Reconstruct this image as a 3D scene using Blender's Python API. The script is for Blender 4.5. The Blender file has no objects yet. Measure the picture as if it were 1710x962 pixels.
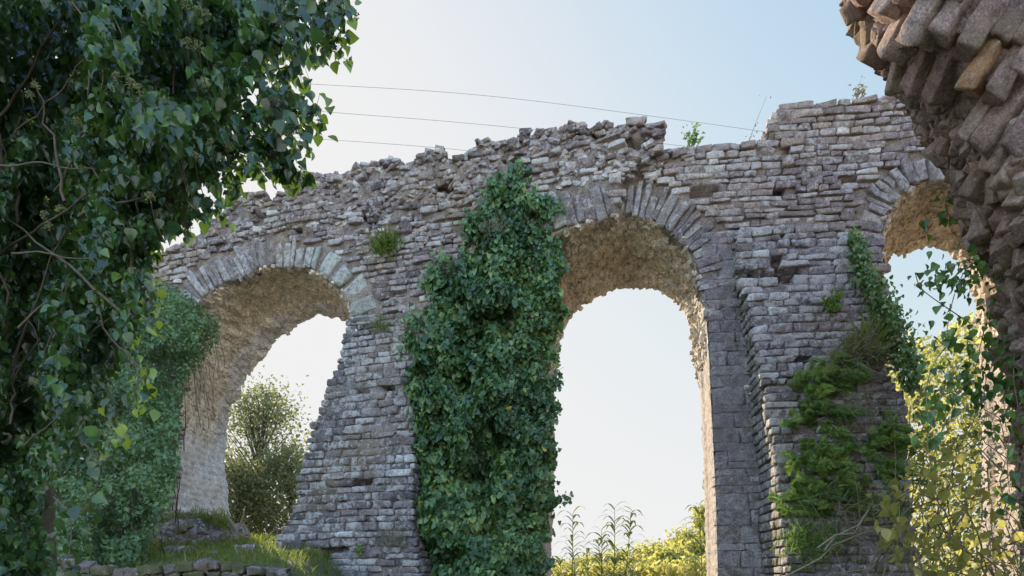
import bpy, math, random
import numpy as np
from mathutils import Vector
R = math.radians
random.seed(7)
rng = np.random.default_rng(11)
S = bpy.context.scene
COL = S.collection

# ------------------------------------------------------------------ camera, light, exposure
FPX, HX, HY, EYE = 1140.0, 855.0, 960.0, 1.6
cam_d = bpy.data.cameras.new("camera"); cam = bpy.data.objects.new("camera", cam_d); COL.objects.link(cam)
cam_d.sensor_width = 36; cam_d.lens = 36 * FPX / 1710; cam_d.shift_y = (HY - 481) / 1710
cam_d.clip_start = 0.05; cam_d.clip_end = 3000
cam.location = (0, 0, EYE); cam.rotation_euler = (R(90), 0, 0)
S.camera = cam

SUN_EL, SUN_AZ = 24.0, -31.0          # azimuth from +Y, negative = to the left
W = bpy.data.worlds.new("World"); S.world = W; W.use_nodes = True
nt = W.node_tree; nt.nodes.clear()
sky = nt.nodes.new("ShaderNodeTexSky"); sky.sky_type = 'NISHITA'; sky.sun_disc = False
sky.sun_elevation = R(SUN_EL); sky.sun_rotation = R(SUN_AZ)
sky.air_density = 1.0; sky.dust_density = 1.1; sky.ozone_density = 3.0
bg = nt.nodes.new("ShaderNodeBackground"); bg.inputs[1].default_value = 0.15
wo = nt.nodes.new("ShaderNodeOutputWorld")
CAP = 1.75                              # thin high haze: evens the bright part of the sky out to a pale white
def vm(op, a, b_):
    x = nt.nodes.new("ShaderNodeVectorMath"); x.operation = op
    for i_, v_ in enumerate((a, b_)):
        if isinstance(v_, tuple): x.inputs[i_].default_value = v_
        else: nt.links.new(v_, x.inputs[i_])
    return x.outputs[0]
_tin = vm('MULTIPLY', sky.outputs[0], (.885, .845, 1.0)); _q = vm('MULTIPLY', _tin, (1 / CAP,) * 3); _q3 = vm('MULTIPLY', vm('MULTIPLY', _q, _q), _q)
_s = nt.nodes.new("ShaderNodeSeparateXYZ"); _c = nt.nodes.new("ShaderNodeCombineXYZ"); nt.links.new(_q3, _s.inputs[0])
for i_ in range(3):
    a_ = nt.nodes.new("ShaderNodeMath"); a_.operation = 'ADD'; a_.inputs[1].default_value = 1; nt.links.new(_s.outputs[i_], a_.inputs[0])
    p_ = nt.nodes.new("ShaderNodeMath"); p_.operation = 'POWER'; p_.inputs[1].default_value = 1 / 3; nt.links.new(a_.outputs[0], p_.inputs[0]); nt.links.new(p_.outputs[0], _c.inputs[i_])
_v = vm('DIVIDE', _tin, _c.outputs[0])
# sky brightened behind the viewer, an added lift to fill the shaded wall
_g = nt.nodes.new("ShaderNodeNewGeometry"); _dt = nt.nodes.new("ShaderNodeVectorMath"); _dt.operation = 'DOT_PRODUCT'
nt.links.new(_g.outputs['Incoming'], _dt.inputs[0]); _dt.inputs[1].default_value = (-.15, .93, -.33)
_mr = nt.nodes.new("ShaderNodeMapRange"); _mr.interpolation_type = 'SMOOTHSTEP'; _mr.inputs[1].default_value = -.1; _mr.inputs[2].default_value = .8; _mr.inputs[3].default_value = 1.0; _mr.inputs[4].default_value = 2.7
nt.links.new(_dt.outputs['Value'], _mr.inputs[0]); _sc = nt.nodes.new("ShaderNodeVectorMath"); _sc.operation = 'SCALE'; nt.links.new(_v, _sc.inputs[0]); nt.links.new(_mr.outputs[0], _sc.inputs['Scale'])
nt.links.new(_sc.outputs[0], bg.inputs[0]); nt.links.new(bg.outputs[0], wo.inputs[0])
sd = bpy.data.lights.new("sun", 'SUN'); sd.energy = 2.5; sd.angle = R(0.6); sd.color = (1.0, 0.84, 0.62)
so = bpy.data.objects.new("sun", sd); COL.objects.link(so)
sv = Vector((math.sin(R(SUN_AZ)) * math.cos(R(SUN_EL)), math.cos(R(SUN_AZ)) * math.cos(R(SUN_EL)), math.sin(R(SUN_EL))))
so.rotation_euler = sv.to_track_quat('Z', 'Y').to_euler(); so.location = (0, 0, 30)
S.view_settings.view_transform = 'Standard'; S.view_settings.look = 'None'
S.view_settings.exposure = 1.75; S.view_settings.gamma = 1.0
S.cycles.max_bounces = 8; S.cycles.transparent_max_bounces = 8; S.cycles.diffuse_bounces = 5
S.cycles.use_denoising = True

# ------------------------------------------------------------------ helpers: noise
def _h(ix, iy, iz, seed):
    h = (ix * 374761393 + iy * 668265263 + iz * 2147483647 + seed * 1274126177) & 0xffffffff
    h = ((h ^ (h >> 13)) * 1274126177) & 0xffffffff
    h = h ^ (h >> 16)
    return (h & 0xffffff) / float(0xffffff)
def vn(p, seed=0):                      # value noise, -1..1
    p = np.asarray(p, float); i = np.floor(p).astype(np.int64); f = p - i; f = f * f * (3 - 2 * f)
    r = 0
    for dx in (0, 1):
        wx = f[..., 0] if dx else 1 - f[..., 0]
        for dy in (0, 1):
            wy = f[..., 1] if dy else 1 - f[..., 1]
            for dz in (0, 1):
                wz = f[..., 2] if dz else 1 - f[..., 2]
                r = r + wx * wy * wz * _h(i[..., 0] + dx, i[..., 1] + dy, i[..., 2] + dz, seed)
    return r * 2 - 1
def v3(p, seed=0): return np.stack([vn(p, seed), vn(p, seed + 1), vn(p, seed + 2)], -1)
def fbm(p, seed=0, o=3):
    r = 0; a = 1.0; p = np.asarray(p, float)
    for k in range(o): r = r + a * vn(p * 2 ** k, seed + 7 * k); a *= .5
    return r
def nrm(v): return v / np.maximum(np.linalg.norm(v, axis=-1, keepdims=True), 1e-9)
def sstep(a, b, x): t = np.clip((x - a) / (b - a), 0, 1); return t * t * (3 - 2 * t)

# ------------------------------------------------------------------ helpers: objects
def mk(name, V, F, mat, parent=None, tint=None, smooth=True):
    """V (n,3); F list of int arrays (m,k) of polygons"""
    V = np.asarray(V, np.float32)
    if isinstance(F, np.ndarray): F = [F]
    F = [np.asarray(f, np.int32) for f in F if len(f)]
    loops = np.concatenate([f.ravel() for f in F]); tot = np.concatenate([np.full(len(f), f.shape[1], np.int32) for f in F])
    st = np.concatenate([[0], np.cumsum(tot)[:-1]]).astype(np.int32)
    me = bpy.data.meshes.new(name)
    me.vertices.add(len(V)); me.vertices.foreach_set('co', V.ravel())
    me.loops.add(len(loops)); me.loops.foreach_set('vertex_index', loops.astype(np.int32))
    me.polygons.add(len(tot)); me.polygons.foreach_set('loop_start', st); me.polygons.foreach_set('loop_total', tot)
    me.polygons.foreach_set('use_smooth', np.full(len(tot), smooth, bool))
    me.update(calc_edges=True)
    if tint is not None:
        a = me.color_attributes.new('tint', 'FLOAT_COLOR', 'POINT')
        t = np.ones((len(V), 4), np.float32); t[:, :tint.shape[1]] = tint; a.data.foreach_set('color', t.ravel())
    me.materials.append(mat)
    o = bpy.data.objects.new(name, me); COL.objects.link(o)
    if parent is not None:
        o.parent = parent; o.matrix_parent_inverse.identity()
        o.location = -Vector(parent.location) if parent.type == 'EMPTY' else (0, 0, 0)
    return o
def empty(name, loc=(0, 0, 0)):
    o = bpy.data.objects.new(name, None); o.location = loc; o.empty_display_size = .2; COL.objects.link(o); return o
def tag(o, label=None, cat=None, group=None, kind=None):
    if label: o['label'] = label
    if cat: o['category'] = cat
    if group: o['group'] = group
    if kind: o['kind'] = kind
    return o
class Bag:                               # gathers geometry for ONE mesh
    def __init__(s): s.V = []; s.F = {}; s.T = []; s.n = 0
    def add(s, V, F, T=None):
        V = np.asarray(V, float).reshape(-1, 3)
        for f in (F if isinstance(F, list) else [F]):
            if len(f): s.F.setdefault(f.shape[1], []).append(f + s.n)
        if T is None: T = np.full((len(V), 3), .5)
        s.V.append(V); s.T.append(np.broadcast_to(T, (len(V), 3))); s.n += len(V)
    def build(s, name, mat, parent=None, smooth=True):
        return mk(name, np.concatenate(s.V), [np.concatenate(f) for f in s.F.values()], mat, parent, np.concatenate(s.T), smooth)
def grid_faces(nu, nv, flip=False):
    i = np.arange(nu * nv).reshape(nu, nv)
    f = np.stack([i[:-1, :-1], i[1:, :-1], i[1:, 1:], i[:-1, 1:]], -1).reshape(-1, 4)
    return f[:, ::-1] if flip else f
def tube(bag, pts, r0, r1, n=6, T=None, wob=0):
    pts = np.asarray(pts, float); m = len(pts)
    t = nrm(np.gradient(pts, axis=0)); up = np.where(np.abs(t[:, 2:3]) > .9, [[1., 0, 0]], [[0., 0, 1]])
    a = nrm(np.cross(t, up)); b = np.cross(t, a)
    rr = np.linspace(r0, r1, m)[:, None, None]
    an = np.arange(n) * 2 * np.pi / n
    V = pts[:, None] + rr * (a[:, None] * np.cos(an)[None, :, None] + b[:, None] * np.sin(an)[None, :, None])
    if wob: V = V + v3(V * 6, 3) * wob * rr
    i = np.arange(m * n).reshape(m, n); j = np.roll(i, -1, 1)
    F = np.stack([i[:-1], j[:-1], j[1:], i[1:]], -1).reshape(-1, 4)
    bag.add(V, F, T)
def inpoly(px, py, poly):
    poly = np.asarray(poly, float); c = np.zeros(np.shape(px), bool); x0, y0 = poly[-1]
    for x1, y1 in poly:
        m = ((y1 > py) != (y0 > py))
        with np.errstate(divide='ignore', invalid='ignore'):
            c ^= m & (px < (x0 - x1) * (py - y1) / (y0 - y1 + 1e-12) + x1)
        x0, y0 = x1, y1
    return c
def resample(pts, step):
    pts = np.asarray(pts, float); d = np.r_[0, np.cumsum(np.linalg.norm(np.diff(pts, axis=0), axis=1))]
    n = max(2, int(d[-1] / step) + 1); t = np.linspace(0, d[-1], n)
    return np.stack([np.interp(t, d, pts[:, k]) for k in range(pts.shape[1])], -1)
def xyz(px, py, Y): px, py, Y = np.broadcast_arrays(px, py, Y); return np.stack([(px - HX) / FPX * Y, Y, EYE + (HY - py) / FPX * Y], -1)
def proj(P): P = np.asarray(P); return HX + FPX * P[..., 0] / P[..., 1], HY - FPX * (P[..., 2] - EYE) / P[..., 1]

# ------------------------------------------------------------------ helpers: materials
def mat(name, build):
    m = bpy.data.materials.new(name); m.use_nodes = True; n = m.node_tree; n.nodes.clear()
    o = n.nodes.new('ShaderNodeOutputMaterial'); n.links.new(build(n), o.inputs[0]); return m
def N(n, t, **kw):
    x = n.nodes.new(t)
    for k, v in kw.items():
        if k.startswith('i_'): x.inputs[int(k[2:]) if k[2:].isdigit() else k[2:].replace('_', ' ')].default_value = v
        else: setattr(x, k, v)
    return x
def noise(n, co, scale, detail=4, rough=.6, off=0):
    x = N(n, 'ShaderNodeTexNoise'); x.inputs['Scale'].default_value = scale; x.inputs['Detail'].default_value = detail; x.inputs['Roughness'].default_value = rough
    if off:
        m = N(n, 'ShaderNodeVectorMath', operation='ADD'); m.inputs[1].default_value = (off, off * .7, -off); n.links.new(co, m.inputs[0]); co = m.outputs[0]
    n.links.new(co, x.inputs['Vector']); return x.outputs['Fac']
def ramp(n, f, stops):
    x = N(n, 'ShaderNodeValToRGB'); e = x.color_ramp.elements
    while len(e) < len(stops): e.new(.5)
    for el, (p, c) in zip(e, stops): el.position = p; el.color = (*c, 1) if len(c) == 3 else c
    n.links.new(f, x.inputs[0]); return x.outputs[0]
def mixc(n, f, a, b, mode='MIX'):
    x = N(n, 'ShaderNodeMix', data_type='RGBA', blend_type=mode)
    for s, v in ((0, f), (6, a), (7, b)):
        if isinstance(v, (float, int)): x.inputs[s].default_value = v
        elif isinstance(v, tuple): x.inputs[s].default_value = (*v, 1)
        else: n.links.new(v, x.inputs[s])
    return x.outputs[2]
def mathn(n, op, a, b=0.0, c=None):
    x = N(n, 'ShaderNodeMath', operation=op)
    for s, v in enumerate((a, b) if c is None else (a, b, c)):
        if isinstance(v, (float, int)): x.inputs[s].default_value = v
        else: n.links.new(v, x.inputs[s])
    return x.outputs[0]
def tintrgb(n):
    a = N(n, 'ShaderNodeAttribute', attribute_name='tint'); s = N(n, 'ShaderNodeSeparateColor'); n.links.new(a.outputs['Color'], s.inputs[0]); return s.outputs
def gco(n): return N(n, 'ShaderNodeNewGeometry').outputs['Position']

def stone_mat(name, ramp_stops, bump=.5, sc=1.0, lichen=.5, moss=(.10, .11, .035), pale=(.50, .49, .45), streak=(.27, .20, .12), dark=(.07,.062,.06)):
    def b(n):
        co = gco(n); t = tintrgb(n)
        base = ramp(n, t[0], ramp_stops)
        n1 = noise(n, co, 5 * sc, 6, .65); n2 = noise(n, co, 28 * sc, 5, .7); n3 = noise(n, co, .55 * sc, 4, .6, 5)
        c = mixc(n, 1.0, base, ramp(n, n1, [(.34, (.6, .58, .60)), (.5, (1, 1, 1)), (.66, (1.4, 1.37, 1.36))]), 'MULTIPLY')
        c = mixc(n, 1.0, c, ramp(n, n2, [(.36, (.55, .55, .56)), (.5, (1, 1, 1)), (.64, (1.45, 1.45, 1.45))]), 'MULTIPLY')
        c = mixc(n, ramp(n, n3, [(.45, (0, 0, 0)), (.68, (.5, .5, .5))]), c, streak)                       # warm earthy patches
        lp = noise(n, co, 9 * sc, 7, .75, 11)
        c = mixc(n, ramp(n, mathn(n, 'ADD', lp, mathn(n, 'MULTIPLY', t[1], .16)), [(.60, (0, 0, 0)), (.66, (lichen,) * 3)]), c, pale)   # lichen
        mp = noise(n, co, 1.6 * sc, 7, .75, 23)
        c = mixc(n, ramp(n, mathn(n, 'ADD', mp, mathn(n, 'MULTIPLY', t[2], .22)), [(.66, (0, 0, 0)), (.76, (.75,) * 3)]), c, moss)
        dk = noise(n, co, 3.2 * sc, 8, .8, 31)
        c = mixc(n, ramp(n, dk, [(.57, (0, 0, 0)), (.68, (.62,) * 3)]), c, dark)
        h = mathn(n, 'ADD', mathn(n, 'MULTIPLY', n2, .5), mathn(n, 'ADD', n1, mathn(n, 'MULTIPLY', noise(n, co, 90 * sc, 3, .6), .2)))
        bp = N(n, 'ShaderNodeBump'); bp.inputs['Strength'].default_value = bump; bp.inputs['Distance'].default_value = .05 / sc; n.links.new(h, bp.inputs['Height'])
        p = N(n, 'ShaderNodeBsdfPrincipled'); p.inputs['Roughness'].default_value = .88; p.inputs['Specular IOR Level'].default_value = .25
        n.links.new(c, p.inputs['Base Color']); n.links.new(bp.outputs[0], p.inputs['Normal']); return p.outputs[0]
    return mat(name, b)
M_wall = stone_mat('masonry', [(0, (.165, .132, .135)), (.3, (.26, .212, .215)), (.6, (.355, .295, .29)), (.82, (.42, .325, .275)), (1, (.64, .60, .56))], .9, 1, .6, dark=(.12,.105,.11), pale=(.6,.58,.56), streak=(.33,.25,.17))
M_grey = stone_mat('grey masonry', [(0, (.125, .112, .118)), (.4, (.225, .20, .208)), (.75, (.335, .30, .305)), (1, (.56, .56, .56))], .9, 1, .65, dark=(.105,.098,.10), pale=(.58,.58,.57))
M_ring = stone_mat('voussoir stone', [(0, (.20, .17, .175)), (.4, (.31, .275, .28)), (.7, (.37, .35, .33)), (1, (.33, .35, .33))], .7, 1, .6, pale=(.6,.58,.56))
M_strip = stone_mat('smooth ashlar', [(0, (.24, .215, .225)), (.5, (.29, .265, .28)), (1, (.36, .345, .355))], 1.0, 1.3, .45, streak=(.24, .2, .19))
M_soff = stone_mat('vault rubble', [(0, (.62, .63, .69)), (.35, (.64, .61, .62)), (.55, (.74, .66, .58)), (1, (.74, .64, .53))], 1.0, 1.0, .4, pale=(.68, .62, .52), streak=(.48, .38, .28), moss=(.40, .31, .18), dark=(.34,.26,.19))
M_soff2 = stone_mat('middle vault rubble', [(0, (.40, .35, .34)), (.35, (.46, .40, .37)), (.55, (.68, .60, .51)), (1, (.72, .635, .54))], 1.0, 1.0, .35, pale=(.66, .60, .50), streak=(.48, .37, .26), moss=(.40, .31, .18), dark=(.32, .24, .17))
M_core = stone_mat('mortar rubble', [(0, (.19, .155, .145)), (1, (.36, .30, .27))], 1.0, 1, .5)
M_near = stone_mat('near stone', [(0, (.17, .115, .11)), (.5, (.30, .20, .185)), (.85, (.40, .305, .28)), (1, (.45, .23, .13))], .9, 2.4, .45, pale=(.48, .46, .43), dark=(.09,.07,.065))

def leaf_mat(name, stops, trans=.3, rough=.4, spec=.5, transcol=(.25, .42, .04)):
    def b(n):
        t = tintrgb(n); c = ramp(n, t[0], stops)
        c = mixc(n, 1.0, c, ramp(n, noise(n, gco(n), 30, 2), [(.3, (.8, .8, .8)), (.7, (1.2, 1.2, 1.15))]), 'MULTIPLY')
        p = N(n, 'ShaderNodeBsdfPrincipled'); p.inputs['Roughness'].default_value = rough; p.inputs['Specular IOR Level'].default_value = spec
        n.links.new(c, p.inputs['Base Color'])
        tr = N(n, 'ShaderNodeBsdfTranslucent'); n.links.new(mixc(n, .55, c, transcol), tr.inputs[0])
        m = N(n, 'ShaderNodeMixShader'); m.inputs[0].default_value = trans
        n.links.new(p.outputs[0], m.inputs[1]); n.links.new(tr.outputs[0], m.inputs[2]); return m.outputs[0]
    return mat(name, b)
M_ivy = leaf_mat('ivy leaf', [(0, (.024, .065, .024)), (.45, (.075, .165, .062)), (.8, (.18, .30, .11)), (.985, (.27, .36, .10)), (1, (.5, .42, .06))], .2, .36, .6)
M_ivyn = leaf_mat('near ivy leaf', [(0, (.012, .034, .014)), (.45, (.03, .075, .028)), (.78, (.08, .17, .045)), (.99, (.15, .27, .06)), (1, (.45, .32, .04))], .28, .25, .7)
M_bush = leaf_mat('bush leaf', [(0, (.055, .11, .05)), (.5, (.11, .20, .09)), (1, (.20, .30, .12))], .3, .4, .5)
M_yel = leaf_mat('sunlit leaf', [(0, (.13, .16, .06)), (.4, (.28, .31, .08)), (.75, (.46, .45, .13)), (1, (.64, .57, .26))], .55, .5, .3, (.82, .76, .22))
M_tree = leaf_mat('tree leaf', [(0, (.09, .11, .055)), (.5, (.15, .18, .09)), (1, (.26, .28, .13))], .4, .5, .3, (.5, .52, .2))
M_fern = leaf_mat('fern frond', [(0, (.07, .12, .03)), (.5, (.17, .28, .06)), (1, (.32, .44, .10))], .35, .5, .3)
M_grass = leaf_mat('grass blade', [(0, (.06, .09, .025)), (.5, (.12, .18, .04)), (.85, (.2, .24, .06)), (1, (.34, .30, .16))], .4, .6, .2, (.5, .6, .08))
M_dry = leaf_mat('dry stalk', [(0, (.14, .13, .08)), (1, (.36, .33, .24))], .15, .8, .1, (.4, .3, .15))
M_reed = leaf_mat('cane leaf', [(0, (.07, .10, .04)), (.5, (.12, .17, .06)), (1, (.22, .26, .09))], .3, .5, .3, (.4, .45, .1))
def flat(name, c1, c2, sc=8, rough=.85, bump=.4):
    def b(n):
        f = noise(n, gco(n), sc, 6, .7); p = N(n, 'ShaderNodeBsdfPrincipled'); p.inputs['Roughness'].default_value = rough
        n.links.new(ramp(n, f, [(.3, c1), (.7, c2)]), p.inputs['Base Color'])
        bp = N(n, 'ShaderNodeBump'); bp.inputs['Strength'].default_value = bump; bp.inputs['Distance'].default_value = .03; n.links.new(f, bp.inputs['Height']); n.links.new(bp.outputs[0], p.inputs['Normal']); return p.outputs[0]
    return mat(name, b)
M_bark = flat('bark', (.05, .038, .028), (.14, .11, .08), 9)
M_stem = flat('ivy stem', (.07, .055, .04), (.17, .13, .09), 20)
M_twig = flat('pale twig', (.16, .13, .09), (.34, .29, .22), 20)
M_ground = flat('earth and turf', (.05, .07, .02), (.14, .13, .07), 1.2)
M_berry = flat('ivy berries', (.035, .045, .035), (.08, .085, .06), 30)
M_flower = flat('ivy flower heads', (.16, .18, .07), (.30, .30, .15), 30)
M_cable = flat('cable', (.42, .36, .33), (.5, .43, .4), 5)

# ------------------------------------------------------------------ stones
def box_template(k):
    g = np.array([-1, -.8, -.3, .3, .8, 1]) if k == 6 else (np.array([-1, -.74, 0, .74, 1]) if k == 5 else np.array([-1, -.85, -.55, -.2, .2, .55, .85, 1]))
    m = len(g); idx = {}; V = []; F = []
    def vi(p):
        key = tuple(np.round(p, 4))
        if key not in idx: idx[key] = len(V); V.append(p)
        return idx[key]
    for ax in range(3):
        for s in (-1, 1):
            for i in range(m - 1):
                for j in range(m - 1):
                    q = []
                    for a, b in ((i, j), (i + 1, j), (i + 1, j + 1), (i, j + 1)):
                        p = [0, 0, 0]; p[ax] = s; p[(ax + 1) % 3] = g[a]; p[(ax + 2) % 3] = g[b]; q.append(vi(p))
                    F.append(q if s > 0 else q[::-1])
    return np.array(V, float), np.array(F)
TB = {k: box_template(k) for k in (5, 6, 8)}
def stones(bag, C, A, B, H, rad=.25, amp=.12, tint=None, k=5, freq=3.0, shear=.0):
    """C centres, A long axes, B up axes (outward = A x B), H half sizes (N,3)"""
    C, A, B, H = [np.asarray(x, float) for x in (C, A, B, H)]; n = len(C)
    if n == 0: return
    A = nrm(A); B = nrm(B - A * (A * B).sum(-1, keepdims=True)); D = np.cross(A, B)
    c, F = TB[k]; m = len(c)
    P = c[None] * H[:, None]
    if shear: P[..., 0] += P[..., 1] * (rng.uniform(-shear, shear, n))[:, None]
    r = (H.min(1) * rad * rng.uniform(.7, 1.5, n))[:, None, None]
    inner = np.clip(P, -(H[:, None] - r), H[:, None] - r) if not shear else np.sign(P) * np.maximum(np.abs(P) - r, 0)
    d = P - inner; P = inner + nrm(d) * r
    hm = np.sort(H, 1)[:, 1][:, None, None]
    off = rng.uniform(0, 100, (n, 1, 3))
    P = P + v3((P / hm) * (freq * .4) + off, 1) * hm * amp * 1.2 + v3((P / hm) * freq + off, 5) * hm * amp * .6
    # taper each stone a little
    P[..., 0] *= 1 + (rng.uniform(-.12, .12, n))[:, None] * c[None, :, 1]
    P[..., 1] *= 1 + (rng.uniform(-.15, .15, n))[:, None] * c[None, :, 0]
    Wd = C[:, None] + P[..., :1] * A[:, None] + P[..., 1:2] * B[:, None] + P[..., 2:] * D[:, None]
    if tint is None: tint = rng.random((n, 3))
    bag.add(Wd.reshape(-1, 3), (F[None] + (np.arange(n) * m)[:, None, None]).reshape(-1, 4), np.repeat(tint, m, 0))

# ------------------------------------------------------------------ the wall's plan curve
Y0 = 14.0; X0 = (1060 - HX) / FPX * Y0; TH = 2.2
xs = np.linspace(-22, 22, 4401)
bs = -.33 + (.33 - .13) * sstep(X0 - .6, X0 + 1.6, xs)
ys = np.cumsum(bs) * (xs[1] - xs[0]); ys += Y0 - np.interp(X0, xs, ys)
ss = np.r_[0, np.cumsum(np.hypot(np.diff(xs), np.diff(ys)))]
tx = 1 / np.sqrt(1 + bs ** 2); ty = bs * tx
def W3(s, z, d=0.0):                    # point on the wall: s along, z up, d out towards the viewer
    s, z, d = np.broadcast_arrays(*(np.asarray(q, float) for q in (s, z, d)))
    x = np.interp(s, ss, xs); y = np.interp(s, ss, ys); a = np.interp(s, ss, tx); b = np.interp(s, ss, ty)
    return np.stack([x + b * d, y - a * d, z], -1)
def tang(s): return np.stack([np.interp(s, ss, tx), np.interp(s, ss, ty), np.zeros(np.shape(s))], -1)
UP = np.array([0., 0, 1])
def onwall(px, py, d=0.0):              # pixel -> (s,z) on the surface offset by d
    px, py, d = np.broadcast_arrays(*(np.asarray(q, float) for q in (px, py, d)))
    u = (px - HX) / FPX; s = np.interp(u, (xs / ys), ss)
    for _ in range(12):
        P = W3(s, 0 * s, d); s = s + (u - P[..., 0] / P[..., 1]) * P[..., 1] * .98
    P = W3(s, 0 * s, d); return s, EYE + (HY - py) / FPX * P[..., 1]
LIN = 960                                # bottom of traced outlines
crest = [(60, 520), (180, 470), (250, 430), (300, 402), (330, 385), (355, 366), (385, 340), (400, 328), (425, 322), (458, 330), (478, 320), (479, 306), (500, 295), (535, 287), (539, 294), (579, 287), (588, 290), (591, 276), (629, 273), (633, 264), (647, 264), (666, 273), (690, 268), (708, 267), (710, 252), (737, 249), (745, 266), (782, 260), (787, 241), (807, 233), (834, 229), (841, 235), (866, 231), (868, 221), (897, 220), (905, 212), (940, 210), (978, 206), (1004, 208), (1033, 212), (1037, 204), (1066, 197), (1083, 204), (1100, 212), (1107, 229), (1101, 250), (1091, 259), (1108, 258), (1133, 248), (1166, 250), (1195, 237), (1224, 231), (1258, 237), (1283, 236), (1285, 212), (1291, 192), (1308, 177), (1341, 167), (1372, 168), (1400, 170), (1450, 166), (1480, 162), (1494, 150), (1560, 147), (1640, 140), (1800, 120)]
openF = [  # front edges of the three openings, left foot round to right foot
 [(270, 990), (281, 880), (284, 850), (290, 790), (299, 700), (306, 620), (310, 570), (312, 525), (334, 499), (361, 481), (388, 469), (415, 454), (431, 445), (469, 443), (510, 447), (534, 454), (550, 469), (566, 485), (580, 501), (590, 518), (596, 560), (600, 640), (600, 990)],
 [(898, 990), (900, 700), (902, 500), (904, 430), (912, 392), (933, 383), (962, 374), (991, 370), (1029, 358), (1058, 358), (1083, 366), (1108, 377), (1133, 395), (1150, 416), (1162, 441), (1170, 474), (1176, 508), (1182, 550), (1188, 678), (1195, 807), (1200, 990)],
 [(1474, 990), (1476, 600), (1476, 430), (1475, 404), (1477, 379), (1487, 349), (1502, 327), (1522, 312), (1544, 303), (1569, 300), (1600, 303), (1640, 320), (1670, 350), (1690, 400), (1700, 460), (1705, 990)]]
openR = [  # their rear edges
 [(385, 990), (381, 880), (374, 830), (368, 780), (370, 730), (380, 682), (396, 652), (404, 631), (423, 610), (439, 593), (456, 566), (466, 558), (475, 549), (504, 535), (520, 530), (529, 517), (545, 519), (564, 526), (583, 526), (610, 540), (640, 580), (664, 640), (668, 990)],
 [(916, 990), (918, 900), (921, 807), (924, 740), (921, 678), (919, 620), (926, 580), (933, 550), (950, 526), (975, 503), (1006, 488), (1029, 474), (1054, 469), (1070, 472), (1089, 472), (1116, 487), (1137, 499), (1154, 520), (1162, 545), (1168, 600), (1175, 678), (1180, 807), (1184, 990)],
 [(1420, 990), (1425, 600), (1440, 470), (1477, 429), (1492, 414), (1509, 417), (1529, 409), (1549, 396), (1564, 404), (1594, 414), (1615, 432), (1635, 480), (1650, 560), (1652, 990)]]
skin_x = np.array([(0, 1112), (200, 1112), (229, 1108), (259, 1092), (290, 1064), (320, 1037), (377, 1030), (420, 1026), (990, 1026)], float)
def skin(px, py): return .24 * (1 - sstep(-5, 5, px - np.interp(py, skin_x[:, 0], skin_x[:, 1])))
def smooth_poly(p, it=1):
    p = np.asarray(p, float)
    for _ in range(it):
        q = [p[0]]
        for a, b in zip(p[:-1], p[1:]): q += [a * .75 + b * .25, a * .25 + b * .75]
        q.append(p[-1]); p = np.array(q)
    return p
RNG_PX = [48, 62, 52]
ring_out = []
for o, w in zip(openF, RNG_PX):
    p = smooth_poly(o, 2); t = np.gradient(p, axis=0); t /= np.linalg.norm(t, axis=1)[:, None]
    ring_out.append((p, np.stack([t[:, 1], -t[:, 0]], -1)))
zB = -1.0
# holes where stones are missing (px, py, half w, half h)
HOLES = [(1300, 318, 13, 9), (1421, 303, 8, 5), (1175, 320, 22, 6), (672, 497, 12, 6), (860, 275, 14, 5), (560, 330, 14, 4), (745, 320, 18, 6), (500, 390, 12, 4), (1060, 250, 16, 6), (960, 262, 10, 5), (620, 372, 15, 5), (830, 300, 12, 5), (1000, 235, 9, 5),(690,350,14,5),(440,365,10,4),(735,352,14,5)]
def hole(px, py, g=0):
    r = np.zeros(np.shape(px), bool)
    for x, y, w, h in HOLES: r |= (np.abs(px - x) < w + g) & (np.abs(py - y) < h + g)
    return r

AQ = tag(empty('aqueduct', tuple(W3(onwall(1210, 960)[0], 0))), 'long ruined stone aqueduct with three tall arches and a broken crest, seen from below', 'aqueduct')

# ---- core front and rear as snapped grids
def region_grid(s0, s1, step, outline, holes_, fpos, sub=None):
    """outline/holes in (s,z); returns verts(s,z), faces"""
    zt = outline[:, 1].max() + .1; a = np.arange(s0, s1, step); z = np.arange(zB, zt, step)
    A, Z = np.meshgrid(a, z, indexing='ij'); P = np.stack([A, Z], -1).reshape(-1, 2)
    polys = [outline] + holes_
    for pl in polys:
        a0 = pl; b0 = np.roll(pl, -1, 0)
        best = np.full(len(P), 1e9); bq = P.copy()
        for q0, q1 in zip(a0, b0):
            dd = q1 - q0; L = (dd ** 2).sum()
            if L < 1e-10: continue
            m = (P[:, 0] > min(q0[0], q1[0]) - step) & (P[:, 0] < max(q0[0], q1[0]) + step) & (P[:, 1] > min(q0[1], q1[1]) - step) & (P[:, 1] < max(q0[1], q1[1]) + step)
            if not m.any(): continue
            t = np.clip(((P[m] - q0) @ dd) / L, 0, 1); Q = q0 + t[:, None] * dd; ds = np.linalg.norm(P[m] - Q, axis=1)
            idx = np.where(m)[0]; w = ds < best[idx]; best[idx[w]] = ds[w]; bq[idx[w]] = Q[w]
        m = best < step * .62; P[m] = bq[m]
    F = grid_faces(len(a), len(z)); c = P[F].mean(1)
    k = inpoly(c[:, 0], c[:, 1], outline)
    for hpl in holes_: k &= ~inpoly(c[:, 0], c[:, 1], hpl)
    F = F[k]; u, inv = np.unique(F, return_inverse=True)
    return P[u], inv.reshape(F.shape)
def px_to_sz(pl, d):
    pl = np.asarray(pl, float); s, z = onwall(pl[:, 0], pl[:, 1], d(pl[:, 0], pl[:, 1]) if callable(d) else d); return np.stack([s, z], -1)
cr = px_to_sz([(x, y + 5) for x, y in crest], skin)
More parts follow.
